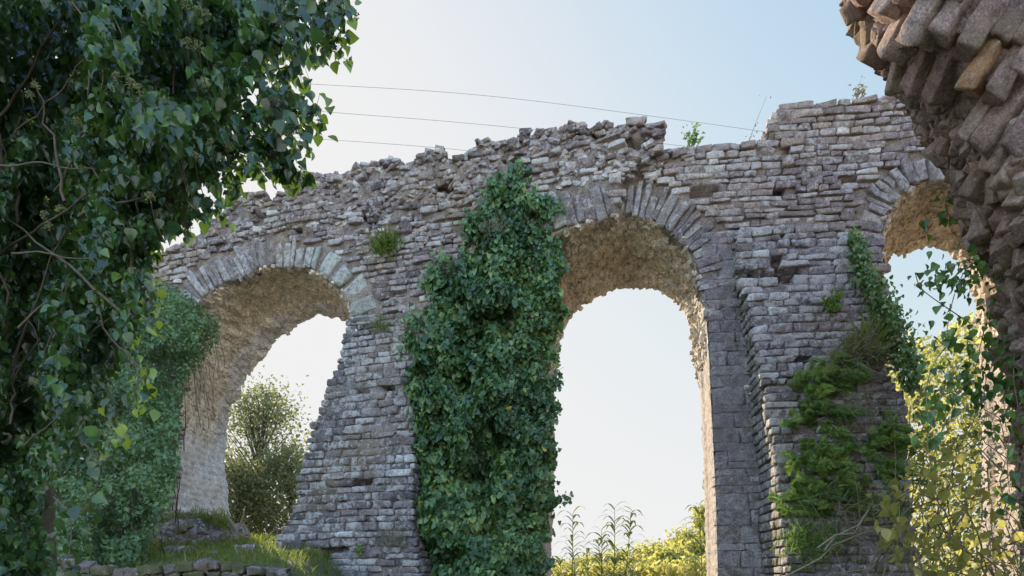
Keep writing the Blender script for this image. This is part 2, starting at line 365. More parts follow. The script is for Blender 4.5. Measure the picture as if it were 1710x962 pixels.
# keep the overhang monotone in s
outlineF = np.vstack([[cr[0, 0], zB - .5], cr, [cr[-1, 0], zB - .5]])
opF = [np.vstack([q, [[q[-1, 0], zB - 1], [q[0, 0], zB - 1]]]) for q in (px_to_sz(smooth_poly(o, 2), skin) for o in openF)]
opR = [np.vstack([q, [[q[-1, 0], zB - 1], [q[0, 0], zB - 1]]]) for q in (px_to_sz(smooth_poly(o, 1), -TH) for o in openR)]
s_lo, s_hi = cr[0, 0], cr[-1, 0]
P, F = region_grid(s_lo, s_hi, .075, outlineF, opF, None)
w = W3(P[:, 0], P[:, 1]); qx, qy = proj(w)
disp = -.045 + .035 * fbm(w * 6, 3) + .05 * fbm(w * 2, 9) + skin(qx, qy) - .4 * hole(qx, qy)
edge = np.zeros(len(P))
b = Bag(); b.add(W3(P[:, 0], P[:, 1], disp), F, np.stack([.5 + .5 * fbm(w * 3, 2), rng.random(len(P)) * .2, .3 + 0 * qx], -1))
# rear
crR = cr.copy(); crR[:, 1] -= .25
s0R = crR[0, 0] - 0
outR = np.vstack([[crR[0, 0], zB - .5], crR, [crR[-1, 0], zB - .5]])
P2, F2 = region_grid(s_lo, s_hi, .15, outR, opR, None)
w2 = W3(P2[:, 0], P2[:, 1]); b.add(W3(P2[:, 0], P2[:, 1], -TH + .06 * fbm(w2 * 2, 4)), F2[:, ::-1])
# crest surface joining the two, and the ends
cl = resample(cr, .12); tt = np.linspace(0, 1, 14)
G = np.zeros((len(cl), 14, 3))
for j, t in enumerate(tt):
    zz = cl[:, 1] - .25 * t
    pp = W3(cl[:, 0], zz, 0 * zz); qx_, qy_ = proj(W3(cl[:, 0], cl[:, 1], .12))
    G[:, j] = W3(cl[:, 0], zz, (skin(qx_, qy_) - .06) * (1 - t) - TH * t)
G[:, 1:-1, 2] += .16 * fbm(G[:, 1:-1] * 2.5, 8)
b.add(G, grid_faces(len(cl), 14))
b.build('wall', M_core, AQ)

# ---- facing stones of the wall
def lay_courses(surf, keep, s0, s1, z0, z1, hm=.132, lm=.32, prot=(-.012, .032), gap=.006, depth=.11, miss=.02, mess=None, bag=None, tintf=None, amp=.15, rad=.34, wav=.06, lvar=(.55, 1.6)):
    C = []; H = []; RO = []
    z = z0
    while z < z1:
        h = hm * rng.uniform(.78, 1.22); s = s0 - rng.uniform(0, .4)
        while s < s1:
            L = lm * rng.uniform(*lvar)
            if rng.random() < .12: L *= 1.5
            hh = h
            if rng.random() < .05: hh = h * 1.9
            elif rng.random() < .08: hh = h * .72
            C.append((s + L / 2, z + h / 2 + (hh - h) / 2 * (hh > h))); H.append((L / 2 - gap / 2, hh / 2 - gap / 2)); s += L
        z += h
    C = np.array(C); H = np.array(H)
    wz = wav * vn(np.stack([C[:, 0] * .45, C[:, 1] * .5, 0 * C[:, 0]], -1), 40) + .4 * wav * vn(np.stack([C[:, 0] * 1.6, C[:, 1] * 1.2, 0 * C[:, 0]], -1), 41)
    C[:, 1] += wz
    P0, T0 = surf(C[:, 0], C[:, 1], np.zeros(len(C)))
    px, py = proj(P0); k = keep(px, py, C[:, 0], C[:, 1])
    ms = mess(px, py) if mess else np.zeros(len(C))
    k &= rng.random(len(C)) > miss + ms * .13
    C, H, ms, T0, px, py = C[k], H[k], ms[k], T0[k], px[k], py[k]; n = len(C)
    H3 = np.c_[H, np.full(n, depth)]
    H3[:, 0] *= rng.uniform(.92, 1.0, n) * (1 - .25 * ms * rng.random(n)); H3[:, 1] *= rng.uniform(.84, 1.0, n) * (1 - .25 * ms * rng.random(n))
    pr = rng.uniform(prot[0], prot[1], n) + ms * rng.uniform(-.07, .06, n)
    pr += (rng.random(n) < .04) * rng.uniform(.02, .07, n)
    Pc, _ = surf(C[:, 0], C[:, 1], pr - depth)
    tl = (rng.normal(0, .02, n) + ms * rng.normal(0, .14, n))[:, None]
    A = T0 * np.cos(tl) + UP * np.sin(tl) + np.cross(T0, UP) * (rng.normal(0, .03, n) + ms * rng.normal(0, .2, n))[:, None]
    Bv = UP - T0 * tl + np.cross(T0, UP) * (rng.normal(0, .05, n) + ms * rng.normal(0, .16, n))[:, None]
    ti = rng.random((n, 3)); ti[:, 0] = np.clip(rng.beta(2.2, 2.6, n), 0, 1)
    if tintf: ti = tintf(px, py, ti)
    stones(bag, Pc, A, Bv, H3, rad, amp, ti)
crestP = np.vstack([[(crest[0][0], 1200)], crest, [(crest[-1][0], 1200)]])
hx = [np.vstack([o, [(o[-1][0], 1200), (o[0][0], 1200)]]) for o in openF]
def band(i, j0, j1, wpx, inn=0):
    p, nn = ring_out[i]; m = (p[:, 1] < 560) if i != 2 else (p[:, 1] < 440)
    if j0 is not None: m &= (p[:, 0] > j0) & (p[:, 0] < j1)
    return np.vstack([p[m] + nn[m] * wpx, (p[m] - nn[m] * inn)[::-1]])
bands = [band(0, None, None, 46, 4), band(1, 1030, 1170, 58, 4), band(1, None, 1030, 50, 4) if False else band(1, 900, 1032, 62, 4), band(2, None, None, 50, 4)]
stripPoly = [(1172, 418), (1226, 410), (1234, 480), (1243, 560), (1262, 700), (1300, 1000), (1190, 1000), (1176, 600)]
def keep_wall(px, py, s, z):
    k = inpoly(px, py, crestP) & ~hole(px, py, 2) & (z > -.2)
    for h_ in hx: k &= ~inpoly(px, py, h_)
    for b_ in bands: k &= ~inpoly(px, py, b_)
    k &= ~inpoly(px, py, stripPoly)
    return k
def mess_wall(px, py):
    yc = np.interp(px, [c[0] for c in crest], [c[1] for c in crest])
    m = .9 * np.exp(-np.maximum(py - yc - 5, 0) / 40) * (px < 1110)
    m += .7 * np.exp(-((px - 1010) / 100) ** 2 - ((py - 265) / 45) ** 2)
    m += .8 * np.exp(-((px - 640) / 85) ** 2 - ((py - 385) / 45) ** 2)
    m += .25 * np.exp(-np.maximum(py - yc - 5, 0) / 12) * (px > 1110)
    m += .5 * sstep(.15, .7, vn(np.stack([px / 60, py / 40, 0 * px], -1), 60)) * (px < 1000)
    return np.clip(m, 0, 1)
def tint_wall(px, py, t):
    t = t.copy()
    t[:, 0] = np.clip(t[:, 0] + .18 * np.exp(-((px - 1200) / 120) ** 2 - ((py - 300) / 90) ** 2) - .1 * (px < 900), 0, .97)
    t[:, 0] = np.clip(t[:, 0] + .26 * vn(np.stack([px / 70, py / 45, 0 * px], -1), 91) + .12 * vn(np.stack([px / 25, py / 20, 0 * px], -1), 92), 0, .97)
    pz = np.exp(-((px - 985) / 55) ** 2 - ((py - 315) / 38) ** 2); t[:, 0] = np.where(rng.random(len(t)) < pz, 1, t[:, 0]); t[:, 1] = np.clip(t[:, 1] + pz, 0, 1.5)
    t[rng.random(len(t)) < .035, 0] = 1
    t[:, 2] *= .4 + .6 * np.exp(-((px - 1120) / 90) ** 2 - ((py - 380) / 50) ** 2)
    return t
def surf_wall(s, z, d):
    P_ = W3(s, z, 0); px, py = proj(P_); return W3(s, z, d + skin(px, py)), tang(s)
b = Bag()
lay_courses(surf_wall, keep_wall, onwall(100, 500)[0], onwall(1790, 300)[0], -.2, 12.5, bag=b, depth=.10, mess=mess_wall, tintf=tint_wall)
q = rng.uniform((300, 200), (1110, 420), (5200, 2)); q = q[keep_wall(q[:, 0], q[:, 1], 0, np.full(len(q), 5.)) & (rng.random(len(q)) < mess_wall(q[:, 0], q[:, 1]) * .4)]; n = len(q)
ds_ = skin(q[:, 0], q[:, 1]) - rng.uniform(.02, .08, n); s_, z_ = onwall(q[:, 0], q[:, 1], ds_)
stones(b, W3(s_, z_, ds_), tang(s_) + rng.normal(0, .3, (n, 3)), UP + rng.normal(0, .3, (n, 3)), np.c_[rng.uniform(.04, .13, n), rng.uniform(.025, .06, n), rng.uniform(.04, .08, n)], .3, .2, tint_wall(q[:, 0], q[:, 1], rng.random((n, 3))))
# loose stones and ragged lumps on the crest
cs = resample(px_to_sz(crest, skin), .2); n = len(cs)
for rep in range(3):
    sel = rng.random(n) < (.75 if rep else .5)
    s_ = cs[sel, 0] + rng.uniform(-.1, .1, sel.sum()); z_ = cs[sel, 1] - rng.uniform(.0, .12, sel.sum()) - (.0 if rep == 0 else .06)
    d_ = -rng.uniform(.0, .35, sel.sum()) - (rep > 1) * rng.uniform(0, 1.6, sel.sum()); m_ = sel.sum()
    Pp = W3(s_, z_, 0); kx, ky = proj(Pp)
    Pp = W3(s_, z_, d_ + skin(kx, ky))
    T_ = nrm(tang(s_) + rng.normal(0, .25, (m_, 3)))
    stones(b, Pp, T_, UP + rng.normal(0, .25, (m_, 3)), np.c_[rng.uniform(.06, .16, m_), rng.uniform(.035, .07, m_), rng.uniform(.06, .14, m_)], .3, .16, np.clip(rng.random((m_, 3)) * [[.7, 1, .3]], 0, .97))
b.build('facing_stones', M_wall, AQ)

# ---- smooth ashlar strip beside the right buttress, and the lower inner stones
b = Bag(); C = []; H = []; z = -.2
while z < 8.3:
    h = rng.uniform(.13, .36); zc = z + h / 2; pyc = HY - (zc - EYE) / 14.3 * FPX
    xa = np.interp(pyc, [410, 474, 508, 550, 678, 807, 990], [1172, 1171, 1177, 1183, 1189, 1196, 1201]); xb = np.interp(pyc, [400, 480, 560, 700, 1000], [1236, 1244, 1252, 1272, 1320])
    s_ = float(onwall(xa, pyc, 0)[0]) + .0; e_ = float(onwall(xb, pyc, 0)[0]) + .1
    while s_ < e_ - .1:
        L = rng.uniform(.22, 1.1); L = e_ - s_ if s_ + L > e_ - .15 else L
        C.append((s_ + L / 2, zc)); H.append((L / 2, h / 2 + .001, .15)); s_ += L
    z += h
C = np.array(C); n = len(C)
stones(b, W3(C[:, 0], C[:, 1], rng.uniform(-.16, -.145, n)), tang(C[:, 0]), np.tile(UP, (n, 1)), H, .05, .09, np.c_[rng.random(n), rng.random((n, 2)) * .5], k=6, freq=2.)
b.build('pier_strip', M_strip, AQ)

# ---- arch rings
def make_ring(i, x0, x1, wpx, d, wid, big=None, flip=None):
    b = Bag(); p, nn = ring_out[i]; m = (p[:, 1] < (545 if i != 2 else 445)) & (p[:, 0] > x0) & (p[:, 0] < x1)
    q = resample(np.c_[p[m], nn[m]], 1.0); L = 0; C = []
    k = 0
    while k < len(q) - 2:
        wpx_ = wid * rng.uniform(.6, 1.4)
        if big and big(q[k, 0]): wpx_ = wid * 2.4
        k2 = min(int(k + wpx_), len(q) - 1); mid = q[(k + k2) // 2]
        C.append((*mid, (k2 - k))); k = k2
    C = np.array(C); n = len(C)
    ln = wpx * rng.uniform(.7, 1.15, n); inn = rng.uniform(-4, 4, n)
    pin = C[:, :2] - C[:, 2:4] * inn[:, None]; pout = C[:, :2] + C[:, 2:4] * ln[:, None]
    dd = np.full(n, d)
    a = W3(*onwall(pin[:, 0], pin[:, 1], dd), dd); o = W3(*onwall(pout[:, 0], pout[:, 1], dd), dd)
    s_, _ = onwall(C[:, 0], C[:, 1], dd); T = tang(s_); out = np.cross(T, UP)
    up = o - a; Lr = np.linalg.norm(up, axis=1); up = nrm(up); A = np.cross(up, out)
    Yc = a[:, 1]; wd = C[:, 4] / FPX * Yc / 2 * 1.0
    H = np.c_[np.maximum(wd * 1.0 - .002, .03), Lr / 2, np.full(n, .2)]
    t = rng.random((n, 3)); t[:, 0] *= .62; t[:, 2] *= .3
    if big: t[[bool(big(x)) for x in C[:, 0]], 0] = 1.0
    cen = (a + o) / 2 - out * (.2 - rng.uniform(-.035, .03, n))[:, None]
    stones(b, cen, A, up, H, .2, .10, t, k=6, freq=2.4)
    # wedge the outer ends wider
    b.build('arch_ring', M_ring, AQ)
make_ring(0, 290, 600, 44, .25, 11, lambda x: x > 518)
make_ring(1, 1030, 1185, 56, .01, 12)
make_ring(1, 912, 1031, 66, .25, 15)
make_ring(2, 1460, 1720, 48, .02, 12)

# ---- vaults and jambs
def vault(i, stepT=.055, warm=(430, 640)):
    n = 420
    f = resample(smooth_poly(openF[i], 2), 1.0); r = resample(smooth_poly(openR[i], 1), 1.0)
    def par(c):                          # match by arch angle so both edges correspond
        ap = np.argmin(c[:, 1]); h = len(c)
        return np.vstack([resample(c[:ap + 1], 1)[np.linspace(0, len(resample(c[:ap + 1], 1)) - 1, n // 2).astype(int)], resample(c[ap:], 1)[np.linspace(0, len(resample(c[ap:], 1)) - 1, n - n // 2).astype(int)]])
    f, r = par(f), par(r); fs = skin(f[:, 0], f[:, 1])
    sf, zf = onwall(f[:, 0], f[:, 1], fs - .03); sr, zr = onwall(r[:, 0], r[:, 1], -TH)
    A = W3(sf, zf, fs - .03); B_ = W3(sr, zr, -TH - 0 * sr)
    m = int(TH / stepT); t = np.linspace(0, 1, m)[None, :, None]
    G = A[:, None] * (1 - t) + B_[:, None] * t
    du = np.gradient(G, axis=0); dv = np.gradient(G, axis=1); nn = nrm(np.cross(du, dv)); cen = G.mean((0, 1)); 
    sgn = np.sign(((cen - G) * nn).sum(-1).mean()); nn = nn * sgn
    px, py = proj(G); tt = np.broadcast_to(t[..., 0], px.shape)
    rough = .06 * fbm(G * 2.2, 21 + i, 3) + .04 * fbm(G * 7, 33 + i, 3) + .03 * np.abs(vn(G * 16, 44))
    step = .10 * sstep(.70, .76, tt + .02 * vn(G * 3, 5))         # rear ring stands a little proud
    # coursed masonry low down on the jambs
    zz = G[..., 2]; row = np.floor(zz / .17); sx = tt * TH + row * .37 + .1 * vn(np.stack([row, row, row], -1), 3)
    cell = sx / .36; e = np.minimum(np.minimum(zz / .17 % 1, 1 - zz / .17 % 1) * .17, np.minimum(cell % 1, 1 - cell % 1) * .36)
    brick = .035 * sstep(0, .03, e) + .03 * (_h(row.astype(np.int64), np.floor(cell).astype(np.int64), 0 * row.astype(np.int64), 3) - .5)
    low = sstep(6.2, 4.6, zz) if i == 0 else sstep(6.8, 5.6, zz)
    dsp = rough * (1 - .75 * low) + brick * low + step
    if i == 1: dsp = dsp * (1 - .6 * low)
    dsp[:, 0] *= .4
    G2 = G + nn * dsp[..., None]
    G2[:, -1] += 0.04 * v3(G2[:, -1] * 9, 8)
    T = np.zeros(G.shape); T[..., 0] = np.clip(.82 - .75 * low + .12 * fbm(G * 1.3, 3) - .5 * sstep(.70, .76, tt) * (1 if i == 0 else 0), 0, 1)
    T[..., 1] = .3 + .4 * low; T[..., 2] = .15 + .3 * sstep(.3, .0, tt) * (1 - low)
    b = Bag(); b.add(G2, grid_faces(n, m, sgn < 0), T.reshape(-1, 3))
    # stones sticking out of the rubble vault
    k = 3200; ii = rng.integers(30, n - 30, k); jj = rng.integers(1, m - 1, k); keep = low[ii, jj] < .5; ii, jj = ii[keep], jj[keep]; k = len(ii)
    A_ = nrm(dv[ii, jj] + rng.normal(0, .02, (k, 3))); 
    stones(b, G2[ii, jj] - nn[ii, jj] * .02, A_, np.cross(nn[ii, jj], A_) + rng.normal(0, .3, (k, 3)), np.c_[rng.uniform(.04, .12, k), rng.uniform(.025, .06, k), rng.uniform(.025, .045, k)], .3, .2, np.c_[T[ii, jj, 0] + rng.uniform(-.2, .12, k), rng.random(k) * .6, rng.random(k) * .3])
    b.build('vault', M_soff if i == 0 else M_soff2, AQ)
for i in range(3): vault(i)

# ---- buttresses
def buttress(left, right, ztop_px, zt_x, dfun, depth_s, name_mat, seedm, side_vis, lab, tintf=None, holes_=(), hm=.165):
    """left/right: px outlines of the front face's edges (px by py)"""
    left = np.array(left, float); right = np.array(right, float)
    _, zt = onwall(zt_x, ztop_px, dfun(None)); zt = float(zt)
    zs = np.arange(-.4, zt + .001, .08)
    def edge_s(pl, z):                  # iterate: px edge depends on py
        d = dfun(zt - z); s = onwall(np.full(len(z), pl[:, 0].mean()), 500, d)[0]
        for _ in range(8):
            P_ = W3(s, z, d); _, py = proj(P_); xq = np.interp(py, pl[:, 1], pl[:, 0]); s, _z = onwall(xq, py, d)
        return s
    sl, sr = edge_s(left, zs), edge_s(right, zs); dz = dfun(zt - zs)
    # core: u-shaped profile at each height
    prof = [];
    for k_, (a_, c_, d_) in enumerate(zip(sl, sr, dz)):
        n1 = 8; n2 = 26
        e = .07
        s_ = np.r_[np.full(n1, a_ + e), np.linspace(a_ + e, c_ - e, n2), np.full(n1, c_ - e)]
        dd = np.r_[np.linspace(-.3, d_ - e, n1), np.full(n2, d_ - e + .025), np.linspace(d_ - e, -.3, n1)]
        prof.append(W3(s_, zs[k_], dd))
    G = np.array(prof); G = G + .035 * v3(G * 5, seedm)
    # carve missing-stone holes in the core
    px, py = proj(G)
    for x, y, w_, h_ in holes_:
        m = (np.abs(px - x) < w_) & (np.abs(py - y) < h_); G[m] += np.array([.08, .3, 0])
    b = Bag(); T = np.stack([.35 + .3 * fbm(G * 3, 2), .3 + 0 * G[..., 0], .4 + 0 * G[..., 0]], -1).reshape(-1, 3)
    b.add(G, grid_faces(G.shape[0], G.shape[1], True), T)
    # sloping cap
    capb = np.stack([G[-1], W3(np.r_[np.full(8, sl[-1] + .07), np.linspace(sl[-1], sr[-1], 26), np.full(8, sr[-1])], zt + .1, -.2)], 0)
    b.add(capb, grid_faces(2, G.shape[1], True))
    fl = lambda z: np.interp(z, zs, sl); fr = lambda z: np.interp(z, zs, sr); fd = lambda z: np.interp(z, zs, dz)
    # front face: courses clipped to the edges, quoins flush
    C = []; Hh = []; z = -.3
    while z < zt - .03:
        h = hm * rng.uniform(.75, 1.25); zc = z + h / 2; a_, c_ = float(fl(zc)), float(fr(zc)); s = a_ - rng.uniform(-.015, .06)
        end = c_ + rng.uniform(-.02, .05)
        while s < end - .08:
            L = rng.uniform(.17, .50) if rng.random() > .15 else rng.uniform(.5, .8)
            if s + L > end - .1: L = end - s
            C.append((s + L / 2, zc)); Hh.append((L / 2 - .006, h / 2 - .006)); s += L
        z += h
    C = np.array(C); Hh = np.array(Hh); n = len(C); T0 = tang(C[:, 0])
    pr = rng.uniform(-.02, .035, n) + (rng.random(n) < .06) * .05
    P0 = W3(C[:, 0], C[:, 1], fd(C[:, 1])); px, py = proj(P0)
    k = rng.random(n) > .02
    for x, y, w_, h_ in holes_: k &= ~((np.abs(px - x) < w_) & (np.abs(py - y) < h_))
    C, Hh, T0, pr, px, py = C[k], Hh[k], T0[k], pr[k], px[k], py[k]; n = len(C)
    wz = .03 * vn(np.stack([C[:, 0] * .8, C[:, 1] * .7, 0 * C[:, 0]], -1), 77 + seedm)
    tl = (.012 * rng.normal(0, 1, n) + wz * .6)[:, None]
    Pc = W3(C[:, 0], C[:, 1] + wz, fd(C[:, 1]) + pr - .13)
    ti = rng.random((n, 3)); ti[:, 0] = np.clip(rng.beta(2, 2.4, n) * .93 + .22 * vn(np.stack([px / 50, py / 60, 0 * px], -1), 93), 0, .95); ti[rng.random(n) < .03, 0] = 1; ti[:, 2] *= .35
    if tintf: ti = tintf(px, py, ti)
    stones(b, Pc, T0 + UP * tl + np.cross(T0, UP) * rng.normal(0, .04, (n, 1)), UP - T0 * tl, np.c_[Hh[:, 0] * rng.uniform(.95, 1, n), Hh[:, 1] * rng.uniform(.86, 1.03, n), np.full(n, .13)], .42, .14, ti, k=6, freq=2.6)
    # side faces
    for sgn, fe in ((-1, fl), (1, fr)):
        CC = []; z = -.3
        while z < zt - .2:
            h = hm * rng.uniform(.8, 1.2); zc = z + h / 2; t = float(fd(zc)) - .16
            while t > -.1:
                L = rng.uniform(.2, .4); CC.append((zc, t - L / 2, L / 2 - .008, h / 2 - .008)); t -= L
            z += h
        CC = np.array(CC)
        if not len(CC): continue
        se = fe(CC[:, 0]); T1 = tang(se); out = np.cross(T1, UP); n = len(CC)
        Pc = W3(se - sgn * (.10 - rng.uniform(-.02, .02, n)), CC[:, 0], CC[:, 1])
        A = -out * 1.0 * (1 if sgn > 0 else -1)
        ti = rng.random((n, 3)); ti[:, 0] = .3 + .5 * ti[:, 0]
        stones(b, Pc, A, np.tile(UP, (n, 1)) + rng.normal(0, .05, (n, 3)), np.c_[CC[:, 2], CC[:, 3] * .94, np.full(n, .12)], .3, .1, ti)
    o = b.build('buttress', name_mat, AQ); o['label'] = lab
    return fl, fr, fd, zt
def dL(x): return .1 if x is None else .08 + .20 * np.maximum(x, 0)
def dR(x): return .18 if x is None else .18 + .27 * np.maximum(x, 0)
LB = buttress([(600, 380), (592, 500), (578, 540), (568, 590), (561, 618), (546, 634), (543, 660), (532, 690), (524, 705), (516, 738), (503, 779), (494, 812), (498, 830), (483, 862), (473, 880), (459, 903), (461, 930), (454, 962), (440, 1100)],
         [(735, 380), (735, 470), (728, 560), (700, 640), (690, 720), (688, 800), (692, 900), (700, 962), (715, 1100)], 480, 660, dL, 1, M_grey, 3, 'r', 'tall battered grey buttress left of the ivy curtain',
         holes_=[(655, 845, 12, 9), (590, 812, 14, 6), (601, 652, 12, 4), (650, 648, 10, 4), (535, 935, 13, 8), (570, 915, 11, 7), (608, 805, 9, 5), (548, 920, 9, 5)])
def tintR(px, py, t):
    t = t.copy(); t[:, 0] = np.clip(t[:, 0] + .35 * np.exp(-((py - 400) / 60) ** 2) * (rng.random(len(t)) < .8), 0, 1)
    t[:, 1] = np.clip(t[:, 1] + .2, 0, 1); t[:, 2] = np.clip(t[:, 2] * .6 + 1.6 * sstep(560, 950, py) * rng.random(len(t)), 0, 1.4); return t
RB = buttress([(1222, 350), (1228, 400), (1232, 466), (1246, 495), (1257, 549), (1268, 603), (1283, 700), (1298, 768), (1303, 850), (1315, 918), (1318, 962), (1325, 1100)],
         [(1412, 350), (1418, 400), (1437, 470), (1456, 520), (1463, 560), (1478, 620), (1508, 655), (1516, 700), (1522, 850), (1530, 962), (1545, 1100)], 386, 1320, dR, 1, M_grey, 9, 'l', 'broad battered buttress with ferns growing on it, pale stones at its top', tintR,
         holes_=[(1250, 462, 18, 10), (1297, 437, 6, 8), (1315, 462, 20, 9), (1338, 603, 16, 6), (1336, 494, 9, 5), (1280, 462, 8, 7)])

# rubble footing of the far left pier
b = Bag(); n = 260
px = rng.uniform(245, 395, n); t = (px - 245) / 150; top = 868 + 22 * np.abs(t - .55) * 2 + 6 * rng.normal(0, 1, n) * .3; py = top + rng.uniform(0, 42, n)
Yf = np.interp(px, [245, 300, 380, 395], [17.2, 16.6, 17.6, 18.6]) + rng.uniform(-.1, .5, n) - .012 * (py - top)
stones(b, xyz(px, py, Yf), rng.normal(0, .35, (n, 3)) + [1, 0, 0], rng.normal(0, .3, (n, 3)) + UP, np.c_[rng.uniform(.12, .34, n), rng.uniform(.06, .16, n), rng.uniform(.15, .3, n)], .3, .2, np.c_[rng.random(n) * .7, rng.random(n) * .5, .3 + .5 * rng.random(n)], k=6)
fc = xyz(318, 892, 18.4); G = []
for a in np.linspace(0, 2 * np.pi, 28):
    for h in np.linspace(0, 1, 6): G.append([fc[0] + math.cos(a) * (1.35 - .25 * h) * (1 if h < 1 else 0), fc[1] + math.sin(a) * (1.5 - .25 * h) * (1 if h < 1 else 0), 1.9 + (fc[2] + .22 - 1.9) * h])
b.add(np.array(G) + .08 * v3(np.array(G) * 3, 5), grid_faces(28, 6), np.array([[.2, .2, .7]]))
b.build('rubble_footing', M_grey, AQ)

# ------------------------------------------------------------------ ground
def ground_z(X, Y):
    base = .25 + .12 * fbm(np.stack([X * .15, Y * .15, 0 * X], -1), 5)
    ter = np.interp(Y, [12.0, 12.4, 12.9, 17, 24, 40, 80, 400], [.3, 1.6, 1.76, 2.40, 2.66, 2.5, 1.4, .8])
    wl = sstep(-2.6, -4.2, X) * sstep(80, 40, Y)
    far = np.interp(Y, [0, 40, 400, 3000], [0, .3, .6, .8])
    return base * (1 - wl) + ter * wl + far * (1 - wl) + .06 * fbm(np.stack([X * .9, Y * .9, 0 * X], -1), 8)
gx = np.concatenate([-np.geomspace(30, 1500, 22)[::-1], np.arange(-29.5, 30, .5), np.geomspace(30, 1500, 22)])
gy = np.concatenate([[-60, -30, -15, -8], np.arange(-4, 45, .5), np.geomspace(45, 2500, 30)])
GX, GY = np.meshgrid(gx, gy, indexing='ij'); GZ = ground_z(GX, GY)
tag(mk('ground', np.stack([GX, GY, GZ], -1).reshape(-1, 3), grid_faces(len(gx), len(gy)), M_ground), kind='structure')

# low retaining wall at the foot of the terrace
LW = tag(empty('low_wall', (-6.5, 12.2, .3)), 'low dark dry-stone wall holding up the grass bank, bottom left behind the ivy', 'stone wall')
b = Bag(); C = []; H = []
z = .3
while z < 1.80:
    h = rng.uniform(.1, .17); x = -9.5
    while x < -4.1:
        L = rng.uniform(.16, .42); C.append((x + L / 2, 12.25 + rng.uniform(-.05, .05) - .03 * (2 - z), z + h / 2 + .10 * math.sin(x * 2) - .04 * (x + 7))); H.append((L / 2 * rng.uniform(.8, 1), h / 2 * rng.uniform(.8, 1.15), .16)); x += L
    z += h
n = len(C); stones(b, C, np.tile([1., 0, 0], (n, 1)) + rng.normal(0, .05, (n, 3)), np.tile(UP, (n, 1)) + rng.normal(0, .22, (n, 3)), H, .22, .2, np.c_[rng.random(n) * .25, rng.random(n) * .3, .5 + rng.random(n) * .9], k=6)
b.build('stones', M_grey, LW)
xx = np.linspace(-9.6, -4.05, 40); G = np.stack([np.stack([xx, np.full(40, yv), zv + .05 * np.sin(xx * 2)], -1) for yv, zv in ((12.28, .1), (12.22, 1.0), (12.24, 1.74), (12.5, 1.77), (12.6, .1))], 1)
mk('wall_core', G.reshape(-1, 3), grid_faces(40, 5), M_core, LW, np.full((200, 3), .3))

# ------------------------------------------------------------------ leaves
def tpl(pts, tris): return np.array(pts, float), np.array(tris)
LEAF_IVY = tpl([(0, 0, 0), (0, 1, -.10), (.30, -.12, .05), (.52, .12, .10), (.34, .38, .08), (.36, .62, .03), (-.30, -.12, .05), (-.52, .12, .10), (-.34, .38, .08), (-.36, .62, .03), (0, .45, -.03)],
               [(0, 2, 3), (0, 3, 10), (3, 4, 10), (4, 5, 10), (5, 1, 10), (0, 7, 6), (0, 10, 7), (7, 10, 8), (8, 10, 9), (9, 10, 1)])
LEAF_OV = tpl([(0, 0, 0), (0, 1, -.16), (.3, .12, .09), (.40, .36, .11), (.24, .7, .04), (-.3, .12, .09), (-.40, .36, .11), (-.24, .7, .04), (0, .42, -.02)],
              [(0, 2, 8), (2, 3, 8), (3, 4, 8), (4, 1, 8), (0, 8, 5), (5, 8, 6), (6, 8, 7), (7, 8, 1)])
LEAF_SM = tpl([(0, 0, 0), (0, 1, -.1), (.3, .45, .08), (-.3, .45, .08)], [(0, 2, 1), (0, 1, 3)])
LEAF_LONG = tpl([(0, 0, 0), (.045, .3, .02), (-.045, .3, .02), (.035, .7, -.08), (-.035, .7, -.08), (0, 1, -.32)], [(0, 1, 2), (1, 3, 2), (2, 3, 4), (3, 5, 4)])
LEAF_PIN = tpl([(0, 0, 0), (0, 1, -.1), (.13, .35, .03), (-.13, .35, .03)], [(0, 2, 1), (0, 1, 3)])
LEAF_THIN = tpl([(0, 0, 0), (.012, .3, .02), (-.012, .3, .02), (.01, .7, -.08), (-.01, .7, -.08), (0, 1, -.3)], [(0, 1, 2), (1, 3, 2), (2, 3, 4), (3, 5, 4)])
def leaves(bag, tp, P, nv, tip, size, tint, bend=0):
    P = np.asarray(P, float); n = len(P)
    if n == 0: return
    t = nrm(tip); nv = nrm(nv - t * (nv * t).sum(-1, keepdims=True)); sx = np.cross(t, nv)
    V, F = tp; V = V[None] * np.asarray(size).reshape(-1, 1, 1)
    wsc = rng.uniform(.8, 1.25, (n, 1, 1)); curl = rng.uniform(.3, 2.2, (n, 1, 1))
    Wd = P[:, None] + V[..., :1] * wsc * sx[:, None] + V[..., 1:2] * t[:, None] + V[..., 2:] * curl * nv[:, None]
    m = V.shape[1]; T = np.zeros((n, 3)) + .5; T[:, 0] = tint
    bag.add(Wd.reshape(-1, 3), (F[None] + (np.arange(n) * m)[:, None, None]).reshape(-1, 3), np.repeat(T, m, 0))
def hang(n, out, spread=.7, down=1.0, up=.35):
    """normals around the outward direction, tips hanging down"""
    out = np.broadcast_to(out, (n, 3)); nv = nrm(out + rng.normal(0, spread, (n, 3)) + UP * up)
    tip = nrm(-UP * down + rng.normal(0, .45, (n, 3)) + out * .25); return nv, tip
def cluster_field(px, py, sc, seed): return vn(np.stack([px / sc, py / sc, 0 * px], -1), seed)
def in_poly_samples(poly, n):
    poly = np.array(poly, float); x0, y0 = poly.min(0); x1, y1 = poly.max(0); out = []
    tot = 0
    while tot < n:
        q = rng.uniform((x0, y0), (x1, y1), (n * 2, 2)); q = q[inpoly(q[:, 0], q[:, 1], poly)]; out.append(q); tot += len(q)
    return np.concatenate(out)[:n]

